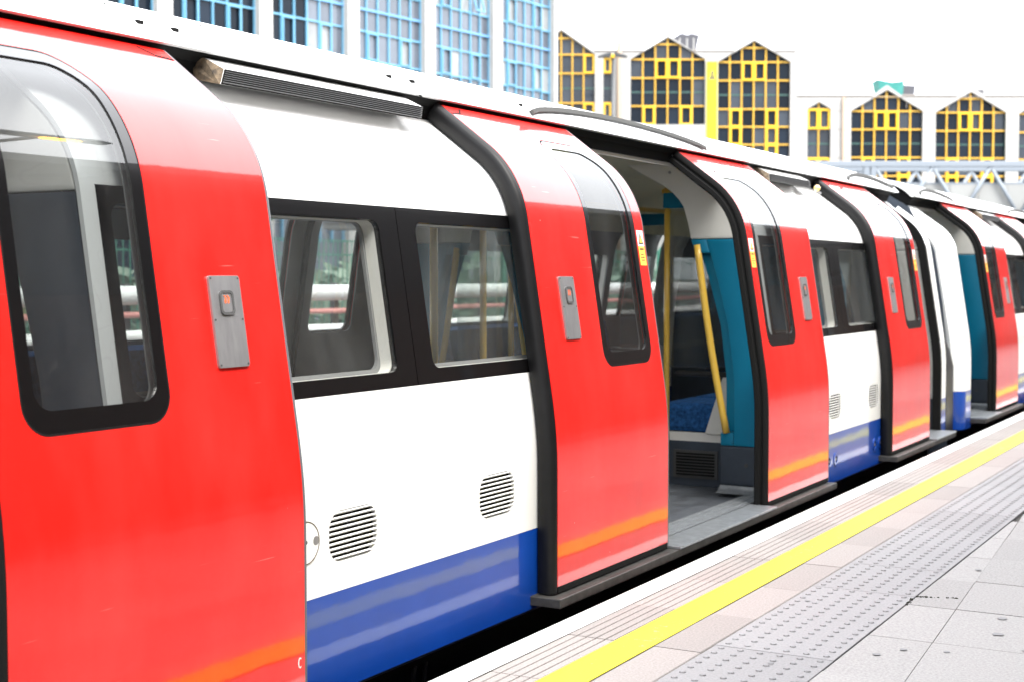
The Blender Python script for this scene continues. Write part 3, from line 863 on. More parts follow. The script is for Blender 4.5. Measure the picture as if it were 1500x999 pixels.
def seat_bank(y0, y1, far):
    sx = (lambda x: -2.62-x) if far else (lambda x: x)
    def bx(x0, x1, *a, **k):
        p, q = sorted((sx(x0), sx(x1))); return MB().box(p, q, *a, **k)
    b = bx(-0.80, -0.22, y0+0.02, y1-0.02, 0.031, 0.285).build("seat_base", SLATE, car)
    bx(-0.80, -0.22, y0+0.02, y1-0.02, 0.2855, 0.335).build("seat_rail", CREAM, b)
    n = max(2, round((y1-y0)/0.46)); w = (y1-y0-0.04)/n
    for i in range(n):
        a = y0+0.02+i*w
        s = bx(-0.86, -0.33, a+0.004, a+w-0.004, 0.336, 0.50, 0.03).build("seat", MOQ, b)
        # sloping back
        pts = [(-0.40, 0.50), (-0.33, 0.50), (-0.24, 0.86), (-0.26, 0.90), (-0.32, 0.88)]
        MB().prism([(sx(x), a+0.006, z) for x, z in pts], (0, w-0.012, 0)).build("seat_back", MOQ, s)
    for i in range(n+1):
        a = y0+0.02+i*w
        bx(-0.76, -0.36, a-0.022, a+0.022, 0.655, 0.685, 0.012).build("armrest", VINYL, b)
        if i in (0, n):
            q = [(-0.25, 0.336), (-0.575, 0.336), (-0.47, 0.66), (-0.44, 0.69), (-0.30, 0.70)]
            MB().prism([(sx(x), a-0.012, z) for x, z in q], (0, 0.024, 0)).build("seat_side", CREAM, b)
    # heater grille on the seat end
    for yy, s in ((y0+0.02, -1), (y1-0.02, 1)):
        g = bx(-0.77, -0.50, *sorted((yy, yy+s*0.008)), 0.075, 0.235).build("heater_grille", DSTEEL, b)
        bm = MB()
        for i in range(8):
            z = 0.092+0.017*i
            p, q = sorted((sx(-0.75), sx(-0.52))); bm.box(p, q, *sorted((yy+s*0.008, yy+s*0.013)), z, z+0.008)
        bm.build("grille_bars", BLACK, b)
for yc, hw, _, cen in BAYS:
    for far in (False, True):
        if not far: seat_bank(yc-hw+0.22, yc+hw-0.22, far)
        else: seat_bank(yc-hw+0.22, yc+hw-0.22, far)
# vertical poles and overhead rails
def pole(x, y, z1=1.90):
    MB().tube([(x, y, 0.03), (x, y, z1)], 0.0175, 12).build("grab_pole", YELLOWP, car)
for yc, hw, _, cen in BAYS:
    for s in (-1, 1):
        for x in (-0.80, -1.82): pole(x, yc+s*(hw-0.20), 1.88)
    for x in (-0.82, -1.80):
        MB().tube([(x, yc-hw+0.2, 1.70), (x, yc+hw-0.2, 1.70)], 0.0165, 10).build("overhead_rail", YELLOWP, car)
    # glass draught screens with teal header by the seats
    for s in (-1, 1):
        for sx in (0, 1):
            x0, x1 = (-0.80, -0.42) if not sx else (-2.20, -1.82)
            yy = yc+s*(hw-0.20)
            sc = MB().box(x0, x1, yy-0.004, yy+0.004, 0.71, 1.60).build("draught_screen", BGLASS, car)
            MB().box(x0-0.02, x1+0.0, yy-0.022, yy+0.022, 1.603, 1.69, 0.008).build("screen_header", TEAL, sc)
for yc in (C+2.425, C-2.425):
    for x in (-1.31,): pole(x, yc, 1.90)
for s in (-1, 1):
    MB().box(-1.75, -0.87, *sorted((C+s*7.36, C+s*7.40)), 0.031, 1.85).build("end_door", TEAL, car)

# ---- second carriage: a copy, coupled ahead
car2 = copy_tree(car)
car2.location = (0, 15.545, 0)
tag(car2, "farther tube train carriage at the right edge, beyond the black gap between carriages", "train", "coupled train carriages")

# ================================================================== ground and platform
CONC = mat("concrete_slab", (0.335, 0.326, 0.318), rough=0.85, spec=0.25, var=0.24, var_scale=110, rnd=0.09, bump=0.10, bump_scale=220, detail=10)
COPE = mat("coping_concrete", (0.315, 0.287, 0.272), rough=0.85, spec=0.25, var=0.22, var_scale=120, rnd=0.08, bump=0.12, bump_scale=200, detail=10)
TACT = mat("tactile_concrete", (0.295, 0.29, 0.293), rough=0.8, spec=0.25, var=0.16, var_scale=110, rnd=0.05, bump=0.10, bump_scale=200, detail=10)
GROUT = mat("dark_joint", (0.06, 0.055, 0.05), rough=0.95)
BALLAST = mat("ballast", (0.10, 0.09, 0.08), rough=0.95, var=0.5, var_scale=20, bump=0.6, bump_scale=25)
PWALL = mat("platform_wall", (0.018, 0.017, 0.016), rough=0.95, var=0.4, var_scale=6)
GUM = mat("old_gum", (0.255, 0.255, 0.26), rough=0.9)
MOSS = mat("joint_moss", (0.03, 0.03, 0.018), rough=1.0, var=0.4, var_scale=60)

def worn_paint(name, col, under, wear):
    m, nt, b = nodes_of(name)
    L = nt.links
    tc = nt.nodes.new("ShaderNodeTexCoord")
    nz = nt.nodes.new("ShaderNodeTexNoise"); nz.inputs["Scale"].default_value = 38; nz.inputs["Detail"].default_value = 9; nz.inputs["Roughness"].default_value = 0.7
    L.new(tc.outputs["Object"], nz.inputs["Vector"])
    n2 = nt.nodes.new("ShaderNodeTexNoise"); n2.inputs["Scale"].default_value = 1.3; n2.inputs["Detail"].default_value = 3
    L.new(tc.outputs["Object"], n2.inputs["Vector"])
    ad = nt.nodes.new("ShaderNodeMath"); ad.operation = 'MULTIPLY_ADD'; ad.inputs[1].default_value = 0.45
    L.new(n2.outputs[0], ad.inputs[0]); L.new(nz.outputs[0], ad.inputs[2])
    cr = nt.nodes.new("ShaderNodeMapRange"); cr.inputs[1].default_value = wear; cr.inputs[2].default_value = wear+0.05
    L.new(ad.outputs[0], cr.inputs[0])
    mx = nt.nodes.new("ShaderNodeMix"); mx.data_type = 'RGBA'
    mx.inputs[6].default_value = (*col, 1); mx.inputs[7].default_value = (*under, 1)
    L.new(cr.outputs[0], mx.inputs[0])
    L.new(mx.outputs[2], b.inputs["Base Color"])
    b.inputs["Roughness"].default_value = 0.6
    bp = nt.nodes.new("ShaderNodeBump"); bp.inputs["Strength"].default_value = 0.1; bp.inputs["Distance"].default_value = 0.005
    n3 = nt.nodes.new("ShaderNodeTexNoise"); n3.inputs["Scale"].default_value = 180
    L.new(tc.outputs["Object"], n3.inputs["Vector"]); L.new(n3.outputs[0], bp.inputs["Height"]); L.new(bp.outputs[0], b.inputs["Normal"])
    return m
YLINE = worn_paint("yellow_line_paint", (0.83, 0.74, 0.03), (0.50, 0.45, 0.20), 0.885)
WLINE = worn_paint("white_edge_paint", (0.86, 0.86, 0.85), (0.36, 0.34, 0.32), 0.93)

def plane(name, x0, x1, y0, y1, z, m, parent=None):
    return MB().poly([(x0, y0, z), (x1, y0, z), (x1, y1, z), (x0, y1, z)]).build(name, m, parent)
g = plane("ground", -2500, 2500, -2500, 2500, -0.95, BALLAST); tag(g, kind="structure")

P_EDGE = 0.126
PLAT_Y0, PLAT_Y1 = -14.0, 60.0
pf = MB().box(P_EDGE+0.05, 7.0, PLAT_Y0, PLAT_Y1, -0.93, -0.012).build("platform", GROUT); tag(pf, kind="structure")
MB().box(P_EDGE+0.04, P_EDGE+0.0495, PLAT_Y0, PLAT_Y1, -0.93, -0.07).build("platform_face", PWALL, pf)

PITCH = 0.522; Y_OFF = 4.264
def slab_box(x0, x1, ln, name, top=0.0, grooves=(), taper=None):
    """slab from y=0 to ln with small bevels; grooves = x positions cut in the top"""
    bm = MB(); bm.box(x0, x1, 0.002, ln-0.002, -0.05, top, 0.003)
    return bm.mesh(name)
# coping stone: profile with grooves, extruded in y
def coping_mesh():
    sec = [(P_EDGE, -0.075), (P_EDGE, -0.006), (P_EDGE+0.006, 0.0)]
    for gx in (0.262, 0.297, 0.332, 0.367, 0.400):
        sec += [(gx-0.0035, 0.0), (gx-0.002, -0.006), (gx+0.002, -0.006), (gx+0.0035, 0.0)]
    sec += [(0.706, 0.0), (0.709, -0.004), (0.709, -0.05)]
    bm = bmesh.new()
    a = [bm.verts.new((x, 0.0018, z)) for x, z in sec]; b = [bm.verts.new((x, PITCH-0.0018, z)) for x, z in sec]
    for k in range(len(sec)-1): bm.faces.new((a[k], b[k], b[k+1], a[k+1]))
    bm.faces.new(a); bm.faces.new(b[::-1])
    me = bpy.data.meshes.new("coping"); bm.to_mesh(me); bm.free(); me.materials.append(COPE); return me
def tactile_mesh():
    x0, x1 = 0.714, 1.112
    m_ = MB(); m_.box(x0, x1, 0.002, PITCH-0.002, -0.05, 0.0, 0.002)
    bm = m_.bm
    nx, ny = 6, 8
    for i in range(nx):
        for j in range(ny):
            cx, cy = x0 + (i+0.5)*(x1-x0)/nx, (j+0.5)*PITCH/ny
            rings = []
            for r, z in ((0.0118, -0.001), (0.0102, 0.004), (0.0070, 0.0052)):
                rings.append([bm.verts.new((cx + r*math.cos(2*math.pi*k/8), cy + r*math.sin(2*math.pi*k/8), z)) for k in range(8)])
            for p, q in zip(rings[:-1], rings[1:]):
                for k in range(8): bm.faces.new((p[k], p[(k+1) % 8], q[(k+1) % 8], q[k]))
            bm.faces.new(rings[-1])
    me = m_.mesh("tactile"); me.materials.append(TACT); return me
me_c, me_t = coping_mesh(), tactile_mesh()
me_far = [slab_box(0, 0.86, 0.54, "slab"), slab_box(0, 0.80, 0.54, "slab")]
for m_ in me_far: m_.materials.append(CONC)
def jx(y): return 1.366 - 0.0705*(y-4.26) if y < 9 else 1.366-0.0705*4.74
n0, n1 = -8, 50
for k in range(n0, n1):
    y = Y_OFF + k*PITCH
    o = link("coping_stone", me_c, None, pf); o.location = (0, y, random.uniform(-0.0012, 0.0012))
    o = link("tactile_slab", me_t, None, pf); o.location = (0, y+0.115, random.uniform(-0.001, 0.001))
    ya, yb = y-0.02, y-0.02+PITCH
    # wedge shaped infill row, then the main paving
    pts = [(1.118, ya+0.003), (jx(ya)-0.001, ya+0.003), (jx(yb)-0.001, yb-0.003), (1.118, yb-0.003)]
    dz = random.uniform(-0.0025, 0.0015)
    if jx(yb) > 1.14:
        MB().prism([(x, yy, dz) for x, yy in pts], (0, 0, -0.05)).build("infill_slab", CONC, pf)
    x = 0
    for r in range(4):
        w = 0.78
        sh = 0.0 if r % 2 == 0 else 0.26
        a, b = ya+sh, yb+sh
        xa = (lambda q: jx(q)+0.002 + r*w); 
        pts = [(xa(a), a+0.003), (xa(a)+w-0.006, a+0.003), (xa(b)+w-0.006, b-0.003), (xa(b), b-0.003)]
        dz = random.uniform(-0.002, 0.002)
        if k < 34:
            MB().prism([(px, py, dz) for px, py in pts], (0, 0, -0.05)).build("paving_slab", CONC, pf)
# far paving carries on as a plain surface
plane("paving_surface", 1.04, 7.0, Y_OFF+34*PITCH, PLAT_Y1, -0.004, CONC, pf)
plane("paving_surface", 4.6, 7.0, PLAT_Y0, Y_OFF+34*PITCH, -0.003, CONC, pf)
plane("paving_surface", P_EDGE, 4.6, PLAT_Y0, Y_OFF+n0*PITCH-0.03, -0.003, CONC, pf)
# painted lines
plane("white_edge_line", P_EDGE+0.004, 0.230, Y_OFF+n0*PITCH, PLAT_Y1, 0.0042, WLINE, pf)
MB().poly([(P_EDGE-0.0015, Y_OFF+n0*PITCH, -0.045), (P_EDGE-0.0015, PLAT_Y1, -0.045), (P_EDGE-0.0015, PLAT_Y1, -0.004), (P_EDGE-0.0015, Y_OFF+n0*PITCH, -0.004)]).build("white_edge_line", WLINE, pf)
plane("yellow_line", 0.408, 0.546, Y_OFF+n0*PITCH, PLAT_Y1, 0.0042, YLINE, pf)
plane("coping_run", P_EDGE, 0.709, Y_OFF+n1*PITCH, PLAT_Y1, -0.002, COPE, pf)
plane("tactile_run", 0.714, 1.112, Y_OFF+n1*PITCH+.115, PLAT_Y1, -0.002, TACT, pf)
# trodden gum spots and moss in the joints
for (x, y, r) in ((1.47, 5.22, .017), (1.50, 4.98, .02), (1.21, 4.52, .014), (1.10, 4.10, .014), (1.27, 4.62, .012), (1.62, 4.80, .013), (1.22, 6.05, .013), (0.95, 4.25, .011), (0.78, 5.15, .010), (1.40, 4.66, .011)):
    MB().prism([(x + r*math.cos(R(a))*random.uniform(.8, 1.1), y + r*1.1*math.sin(R(a))*random.uniform(.8, 1.1), 0.0018) for a in range(0, 360, 40)], (0, 0, 0.0004)).build("gum_spot", GUM, pf)
bm = bmesh.new()
for i in range(70):
    if i < 45: x = 1.118 + 0.15*random.random()**1.6; y = 5.425 + 0.05*(x-1.118)/.15 + random.gauss(0, .003)
    else: x = 1.115 + random.gauss(0, .004); y = 5.27 + 0.12*random.random()
    bmesh.ops.create_icosphere(bm, subdivisions=1, radius=random.uniform(.0015, .0035), matrix=Matrix.Translation((x, y, 0.001)))
me = bpy.data.meshes.new("moss"); bm.to_mesh(me); bm.free()
o = link("moss", me, MOSS, pf); o["kind"] = "stuff"

# rails under the train
RAILM = mat("rail_steel", (0.12, 0.09, 0.07), rough=0.5, metal=0.5)
for x in (-0.59, -2.03):
    r = MB().prism([(x-0.035, -30, -0.94), (x+0.035, -30, -0.94), (x+0.035, -30, -0.80), (x-0.035, -30, -0.80)], (0, 120, 0)).build("running_rail", RAILM)
    tag(r, "running rail beneath the platform side of the train" if x > -1 else "running rail beneath the far side of the train", "rail", "rails under the train")

# ================================================================== platform canopy and wall behind the camera
CANW = mat("canopy_grey", (0.10, 0.105, 0.11), rough=0.7)
BRICK = mat("station_brick", (0.16, 0.10, 0.075), rough=0.9, var=0.2, var_scale=14)
CAN_X, CAN_Z = 2.3, 3.35
can = empty("platform_canopy", (4.6, 10, 0)); tag(can, "dark flat platform canopy that shows as the dark reflection in the doors", "canopy")
def cp(name, m, mb):
    o = mb.build(name, m); o.parent = can; o.matrix_parent_inverse = Matrix.Translation((-4.6, -10, 0)); return o
cp("canopy_roof", CANW, MB().box(CAN_X, 7.2, PLAT_Y0, PLAT_Y1, CAN_Z+0.02, CAN_Z+0.2))
cp("fascia", CANW, MB().box(CAN_X-0.05, CAN_X-0.001, PLAT_Y0, PLAT_Y1, CAN_Z-0.12, CAN_Z+0.25))
for y in range(-12, 60, 6):
    cp("canopy_column", CANW, MB().tube([(4.6, y, -0.003), (4.6, y, CAN_Z-0.03)], 0.07, 12))
    cp("canopy_beam", CANW, MB().box(CAN_X, 7.0, y-0.05, y+0.05, CAN_Z-0.14, CAN_Z+0.018))
# amber platform lamp on an arm, seen lit as a reflection in the nearest door window
AMB, nt_, b_ = nodes_of("amber_lamp_lens")
b_.inputs["Base Color"].default_value = (0.8, 0.4, 0.05, 1)
b_.inputs["Emission Color"].default_value = (1.0, 0.42, 0.03, 1)
b_.inputs["Emission Strength"].default_value = 9.0
lm = empty("platform_lamp", (1.15, 4.42, 3.35)); tag(lm, "amber platform lamp on a grey arm, mirrored in the nearest door window", "lamp")
for nm, m_, mb in (("lamp_housing", CANW, MB().box(-0.075, 0.075, -0.33, 0.36, 0.02, 0.13, 0.02)), ("lamp_lens", AMB, MB().box(-0.035, 0.035, -0.05, 0.16, -0.012, 0.019, 0.008)),
                   ("lamp_arm", CANW, MB().tube([(0.05, 0.0, 0.08), (0.6, 0.05, 0.14), (1.12, 0.1, 0.10)], 0.03, 8))):
    mb.build(nm, m_, lm)
w = MB().box(7.05, 7.35, PLAT_Y0, PLAT_Y1, -0.9, CAN_Z+0.015).build("station_wall", BRICK)
tag(w, "brown brick station wall at the back of the platform", "wall")

# ================================================================== trackside beyond the train
PIPEW = mat("pipe_white", (0.72, 0.72, 0.70), rough=0.5)
PIPER = mat("pipe_red", (0.6, 0.26, 0.23), rough=0.5)
GREENF = mat("fence_green", (0.03, 0.16, 0.11), rough=0.6)
HEDGE = mat("scrub_green", (0.17, 0.22, 0.17), rough=0.9, var=0.5, var_scale=3)
TX = -6.4
pr = empty("pipe_rack", (TX, 5, -0.95)); tag(pr, "trackside rack of white and red pipes seen through the carriage windows", "pipes")
def rp(name, m, mb):
    o = mb.build(name, m); o.parent = pr; o.matrix_parent_inverse = Matrix.Translation((-TX, -5, 0.95)); return o
for z, r, m in ((1.06, 0.085, PIPEW), (0.885, 0.028, PIPER), (0.70, 0.055, PIPEW), (0.56, 0.03, PIPEW)):
    rp("pipe", m, MB().tube([(TX, -12 + i*4, z + (0.02*math.sin(i*1.7) if r < .07 else 0)) for i in range(20)], r, 10))
for y in range(-12, 66, 3):
    rp("rack_post", DSTEEL, MB().box(TX-0.16, TX-0.09, y, y+0.06, -0.95, 1.16))
fn = empty("trackside_fence", (-8.6, 5, -0.95)); tag(fn, "green mesh fence with cranked posts beyond the tracks", "fence")
def fp(name, m, mb):
    o = mb.build(name, m); o.parent = fn; o.matrix_parent_inverse = Matrix.Translation((8.6, -5, 0.95)); return o
for y in range(-12, 72, 3):
    fp("fence_post", GREENF, MB().tube([(-8.6, y+1.2, -0.95), (-8.6, y+1.2, 1.72), (-8.45, y+1.45, 1.98)], 0.045, 8))
bm = MB()
y = -12.0
while y < 72:
    bm.box(-8.604, -8.596, y, y+0.012, -0.6, 1.70); y += 0.10
for z in (-0.5, 0.0, 0.5, 1.0, 1.5, 1.68): bm.box(-8.612, -8.605, -12, 72, z, z+0.02)
o = fp("mesh_panel", GREENF, bm); o["kind"] = "stuff"
# scrub bank behind the fence
def foliage(name, x0, x1, y0, y1, zf, n, m, size, seed):
    rnd = random.Random(seed); bm = bmesh.new()
    for i in range(n):
        y = rnd.uniform(y0, y1); x = rnd.uniform(x0, x1); top = zf(y)
        z = -0.95 + (top+0.95)*rnd.random()**0.7
        c = Vector((x, y, z)); a = Vector((rnd.gauss(0, 1), rnd.gauss(0, 1), rnd.gauss(0, 1))).normalized()
        b = a.orthogonal().normalized(); s = size*rnd.uniform(.6, 1.4)
        vs = [bm.verts.new(c + a*s), bm.verts.new(c + b*s*.5), bm.verts.new(c - a*s), bm.verts.new(c - b*s*.5)]
        bm.faces.new(vs)
    me = bpy.data.meshes.new(name); bm.to_mesh(me); bm.free()
    return link(name, me, m)
sc = foliage("scrub", -12.5, -10.2, -14, 74, lambda y: 1.25 + .25*math.sin(y*.7) + .15*math.sin(y*1.9), 26000, HEDGE, 0.16, 3)
tag(sc, "pale green scrub behind the trackside fence", "shrubs", kind="stuff")

# ================================================================== office buildings
TH = 29.507
def on_axis(a, d):      # metres right of and ahead of the camera -> world
    t = R(TH); return (2.42 + a*math.cos(t) - d*math.sin(t), a*math.sin(t) + d*math.cos(t), -0.95)
class Flat:
    m = False
    def pt(self, y, z, d=0.0): return (y, d, z)
    def nor(self, z, s=1): return Vector((0, -s, 0))
FL = Flat()
BWHITE = mat("white_render", (0.345, 0.34, 0.33), rough=0.7, var=0.04, var_scale=0.8)
BYEL = mat("yellow_frame", (0.72, 0.43, 0.006), rough=0.45)
BYEL2 = mat("yellow_bar", (0.60, 0.35, 0.03), rough=0.45)
BANNERY = mat("banner_yellow", (0.85, 0.72, 0.0), rough=0.5)
BBLUE = mat("blue_frame", (0.10, 0.275, 0.41), rough=0.4)
BBLUE2 = mat("blue_transom", (0.10, 0.25, 0.46), rough=0.4)
GREENT = mat("green_transom", (0.02, 0.07, 0.06), rough=0.4)
BEIGE = mat("beige_pipe", (0.25, 0.19, 0.14), rough=0.6)
def pane_mat(name, col, spec, rough, rnd, blind=0.0):
    m = mat(name, col, rough=rough, spec=spec, rnd=rnd, var=0.15, var_scale=0.9)
    return m
PD = pane_mat("dark_office_glass", (0.008, 0.013, 0.021), 0.10, 0.08, 0.5)
PG = pane_mat("grey_office_glass", (0.030, 0.038, 0.050), 0.22, 0.08, 0.4)
PB = pane_mat("sky_tinted_glass", (0.085, 0.10, 0.125), 0.45, 0.06, 0.18)  # reflected sky put into the pane's base colour
PBL = pane_mat("blind_behind_glass", (0.19, 0.20, 0.205), 0.4, 0.1, 0.15)
LBASE = -0.95

def pane(poly, y, m, parent):
    me = bpy.data.meshes.new("pane")
    me.from_pydata([(x, y, z) for x, z in poly], [], [list(range(len(poly)))])
    o = link("pane", me, m, parent); return o

def clip(poly, a, b, c):     # keep a*x+b*z<=c
    out = []
    for p, q in zip(poly, poly[1:]+poly[:1]):
        dp, dq = a*p[0]+b*p[1]-c, a*q[0]+b*q[1]-c
        if dp <= 0: out.append(p)
        if dp*dq < 0:
            t = dp/(dp-dq); out.append((p[0]+(q[0]-p[0])*t, p[1]+(q[1]-p[1])*t))
    return out

# --- white building with yellow gabled glazing
yb = empty("gabled_office", on_axis(0, 95.0), R(TH))
tag(yb, "white office building with yellow framed gable windows in the background", "building")
H = LBASE   # local z = world z - base
def zl(z): return z - LBASE
GABLES = []
def gable(x0, x1, ze, za, levels, ncol, bottom, case, tall, pm, tie=None):
    """levels: heights of horizontal bars below the eaves; case: {(row,col)}; tall rows get a green transom"""
    xc = (x0+x1)/2; sl = (za-ze)/(xc-x0)
    roof = lambda x: za - sl*abs(x-xc)
    outline = [(x0, zl(bottom)), (x1, zl(bottom)), (x1, zl(ze)), (xc, zl(za)), (x0, zl(ze))]
    GABLES.append(outline)
    g = MB().poly([(x, 0.42, z) for x, z in outline]).build("gable_window", PD, yb)
    hz = [za+1] + ([tie] if tie else []) + [ze] + list(levels)
    xs = [x0 + (x1-x0)*i/ncol for i in range(ncol+1)]
    bars = MB(); t = 0.04
    for x in xs[1:-1]:
        bars.box(x-t, x+t, 0.16, 0.34, zl(bottom), zl(roof(x)))
    for z in ([tie] if tie else []) + [ze] + list(levels):
        hw = (xc-x0) if z <= ze else (za-z)/sl
        if ncol == 1: MB().box(xc-hw, xc+hw, 0.165, 0.335, zl(z)-0.042, zl(z)+0.042).build("glazing_bar", BYEL2, g)
        else: bars.box(xc-hw, xc+hw, 0.165, 0.335, zl(z)-0.042, zl(z)+0.042)
    if ncol > 1: bars.build("mullion_grid", BYEL2, g)
    rows = list(zip([tie or ze] + ([ze] if tie else []) + list(levels), ([ze] if tie else []) + list(levels) + [bottom]))
    cells = []
    hz2 = ([za] + ([tie] if tie else []) + [ze] + list(levels) + [bottom])
    off = 2 if tie else 1
    for r, (zt, zb) in enumerate(zip(hz2[:-1], hz2[1:])):
        for c in range(ncol):
            q = [(xs[c]+0.01, zl(zb)+0.01), (xs[c+1]-0.01, zl(zb)+0.01), (xs[c+1]-0.01, zl(zt)-0.01), (xs[c]+0.01, zl(zt)-0.01)]
            q = clip(q, sl, 1, zl(za)+sl*xc); q = clip(q, -sl, 1, zl(za)-sl*xc)
            if len(q) < 3: continue
            pane(q, 0.30 + random.uniform(-.004, .004), pm if random.random() < .88 else PG, g)
            if (r-off, c) in case:
                a, b, z0, z1 = xs[c], xs[c+1], zl(zb), zl(zt)
                k = MB(); w = 0.105
                k.box(a+.03, a+.03+w, 0.10, 0.30, z0, z1); k.box(b-.03-w, b-.03, 0.10, 0.30, z0, z1)
                k.box(a+.03+w, b-.03-w, 0.10, 0.30, z0, z0+w); k.box(a+.03+w, b-.03-w, 0.10, 0.30, z1-w, z1)
                k.build("casement", BYEL, g)
        if (r-off) in tall:
            zm = zl((zt+zb)/2)
            MB().box(x0, x1, 0.28, 0.345, zm-0.05, zm+0.05).build("transom", GREENT, g)
    # thin green surround
    k = MB()
    k.box(x0-0.06, x0, 0.10, 0.4, zl(bottom), zl(ze)); k.box(x1, x1+0.06, 0.10, 0.4, zl(bottom), zl(ze))
    for s in (-1, 1):
        xe = x0 if s < 0 else x1
        k.prism([(xe, 0.10, zl(ze)), (xc, 0.10, zl(za)), (xc, 0.10, zl(za)+0.09), (xe, 0.10, zl(ze)+0.09)], (0, 0.25, 0))
    k.build("surround", GREENT, g)
CC = {(0, 2), (0, 3), (2, 1), (2, 4), (3, 1), (3, 4), (4, 1), (4, 4), (5, 1), (5, 4)}
gable(1.04, 5.50, 16.04, 17.61, (14.80, 12.84, 11.63, 10.4, 9.2), 6, 8.0, {(0, 5), (0, 0), (2, 5), (2, 0), (3, 5), (3, 0)}, {1}, PG, tie=17.11)
gable(7.87, 12.81, 15.72, 17.16, (14.49, 12.64), 6, 11.40, {(0, 2), (0, 3), (2, 1), (2, 4)}, {1}, PD, tie=16.71)
gable(13.67, 18.47, 15.54, 16.93, (14.33, 12.44, 11.27, 10.09, 8.92), 6, 7.7, CC, {1}, PD, tie=16.48)
gable(19.63, 21.17, 12.44, 12.89, (11.13, 9.19, 8.0), 2, 6.9, {(0, 0), (0, 1), (2, 0), (2, 1)}, {1}, PG)
gable(22.53, 27.29, 12.30, 13.70, (11.09, 9.24, 8.01, 6.8), 6, 5.6, CC, {1}, PD, tie=13.25)
gable(28.15, 32.82, 12.21, 13.56, (11.00, 9.19, 7.98, 6.8), 6, 5.6, CC, {1}, PD, tie=13.12)
gable(33.68, 38.4, 12.12, 13.48, (10.9, 9.1, 7.9, 6.7), 6, 5.5, CC, {1}, PG, tie=13.02)
# narrow slot window
gable(6.06, 6.62, 15.80, 15.84, (14.82, 12.84, 11.6, 10.4), 1, 9.0, {(0, 0), (2, 0)}, {1}, PG)
wl = [[(-3, 0.0), (18.85, 0.0), (18.85, zl(16.2)), (-3, zl(16.2))]]
# gable heads rise a little over the parapet
outer = [(-3, 0.0), (18.85, 0.0), (18.85, zl(16.3)), (17.4, zl(16.3)), (16.06, zl(17.08)), (14.75, zl(16.3)), (11.9, zl(16.3)), (10.34, zl(17.3)), (8.75, zl(16.3)), (5.4, zl(16.3)), (3.27, zl(17.75)), (0.9, zl(16.3)), (-3, zl(16.3))]
up = [g_ for g_ in GABLES if g_[0][0] < 18.6]
lo = [g_ for g_ in GABLES if g_[0][0] >= 18.6]
link("wall", sheet(FL, [outer]+up, 0.45), BWHITE, yb)
outer2 = [(18.86, 0.0), (39, 0.0), (39, zl(13.35))]
for xc, za in ((36.04, 13.48), (30.48, 13.56), (24.91, 13.70)):
    outer2 += [(xc+0.9, zl(13.35)), (xc, zl(za+.3)), (xc-0.9, zl(13.35))]
outer2 += [(18.86, zl(13.35))]
link("wall", sheet(FL, [outer2]+lo, 0.45), BWHITE, yb)
MB().box(-3, 18.85, 0.46, 14, 0.0, zl(16.0)).build("block", BWHITE, yb)
MB().box(18.86, 39, 0.46, 14, 0.0, zl(12.9)).build("block", BWHITE, yb)
# cladding joints and down pipes
JOINT = mat("cladding_joint", (0.26, 0.235, 0.215), rough=0.8)
for z, xa, xb in ((13.22, 18.9, 39), (12.3, 18.9, 19.5), (12.3, 21.4, 22.4), (11.08, 18.9, 19.5), (11.08, 21.4, 22.4), (11.05, 27.5, 28.0), (12.25, 27.4, 28.0), (9.2, 21.4, 22.4), (12.2, 33.0, 33.5), (11.0, 33.0, 33.5), (16.8, 6.5, 7.8), (16.8, 12.4, 13.6), (13.47, 7.0, 7.8)):
    MB().box(xa, xb, -0.012, -0.001, zl(z)-0.02, zl(z)+0.02).build("cladding_joint", JOINT, yb)
for xa in (19.2, 22.2, 26.2, 27.7, 29.0, 31.9, 33.2):
    MB().box(xa-0.015, xa+0.015, -0.014, -0.002, zl(12.5), zl(13.2)).build("cladding_joint", JOINT, yb)
for xa, zt, r in ((7.1, 16.8, 0.16), (21.97, 13.2, 0.10)):
    MB().tube([(xa, -0.17, 0), (xa, -0.17, zl(zt))], r, 10).build("down_pipe", BEIGE, yb)
MB().box(12.92, 13.60, -0.10, -0.004, zl(9.6), zl(15.54)).build("banner", BANNERY, yb)
# dark figure mark printed on the banner
for zc, w, h in ((14.93, 0.06, 0.07), (14.78, 0.12, 0.07), (14.62, 0.16, 0.06), (14.44, 0.22, 0.09)):
    MB().box(13.27-w, 13.27+w, -0.106, -0.101, zl(zc)-h, zl(zc)+h).build("banner_mark", DSTEEL, yb)
for xa, xb, z in ((18.9, 23.9, 13.35), (25.9, 29.5, 13.35), (31.4, 35.1, 13.35), (5.45, 8.7, 16.3), (11.95, 14.7, 16.3), (17.45, 18.85, 16.3)):
    MB().box(xa, xb, -0.06, -0.003, zl(z)-0.07, zl(z)+0.03).build("parapet_coping", JOINT, yb)
# rooftop things
SKY_D = mat("rooflight_grey", (0.05, 0.05, 0.06), rough=0.4)
rl = empty("rooftop_glazed_box", on_axis(11.4, 97.5), R(TH)); tag(rl, "grey glazed box on the roof behind the second yellow gable", "roof box")
def place(o_parent, name, m, mb): o = mb.build(name, m); o.parent = o_parent; return o
bx = MB(); bx.prism([(-1.35, 0, zl(16.5)), (1.05, 0, zl(16.5)), (1.05, 0, zl(16.3)), (1.35, 0, zl(17.75)), (-0.05, 0, zl(17.75)), (-1.35, 0, zl(17.05))], (0, 1.6, 0)); place(rl, "box", SKY_D, bx)
for xx in (-0.55, 0.0, 0.5, 0.95): place(rl, "glazing_bar", BWHITE, MB().box(xx-0.04, xx+0.04, -0.05, -0.002, zl(16.6), zl(17.3+.2*(xx > -.3))))
for xx in (0.25, 0.95): place(rl, "cowl", SKY_D, MB().tube([(xx, 0.8, zl(17.74)), (xx, 0.8, zl(17.95))], [0.35, 0.2], 10))
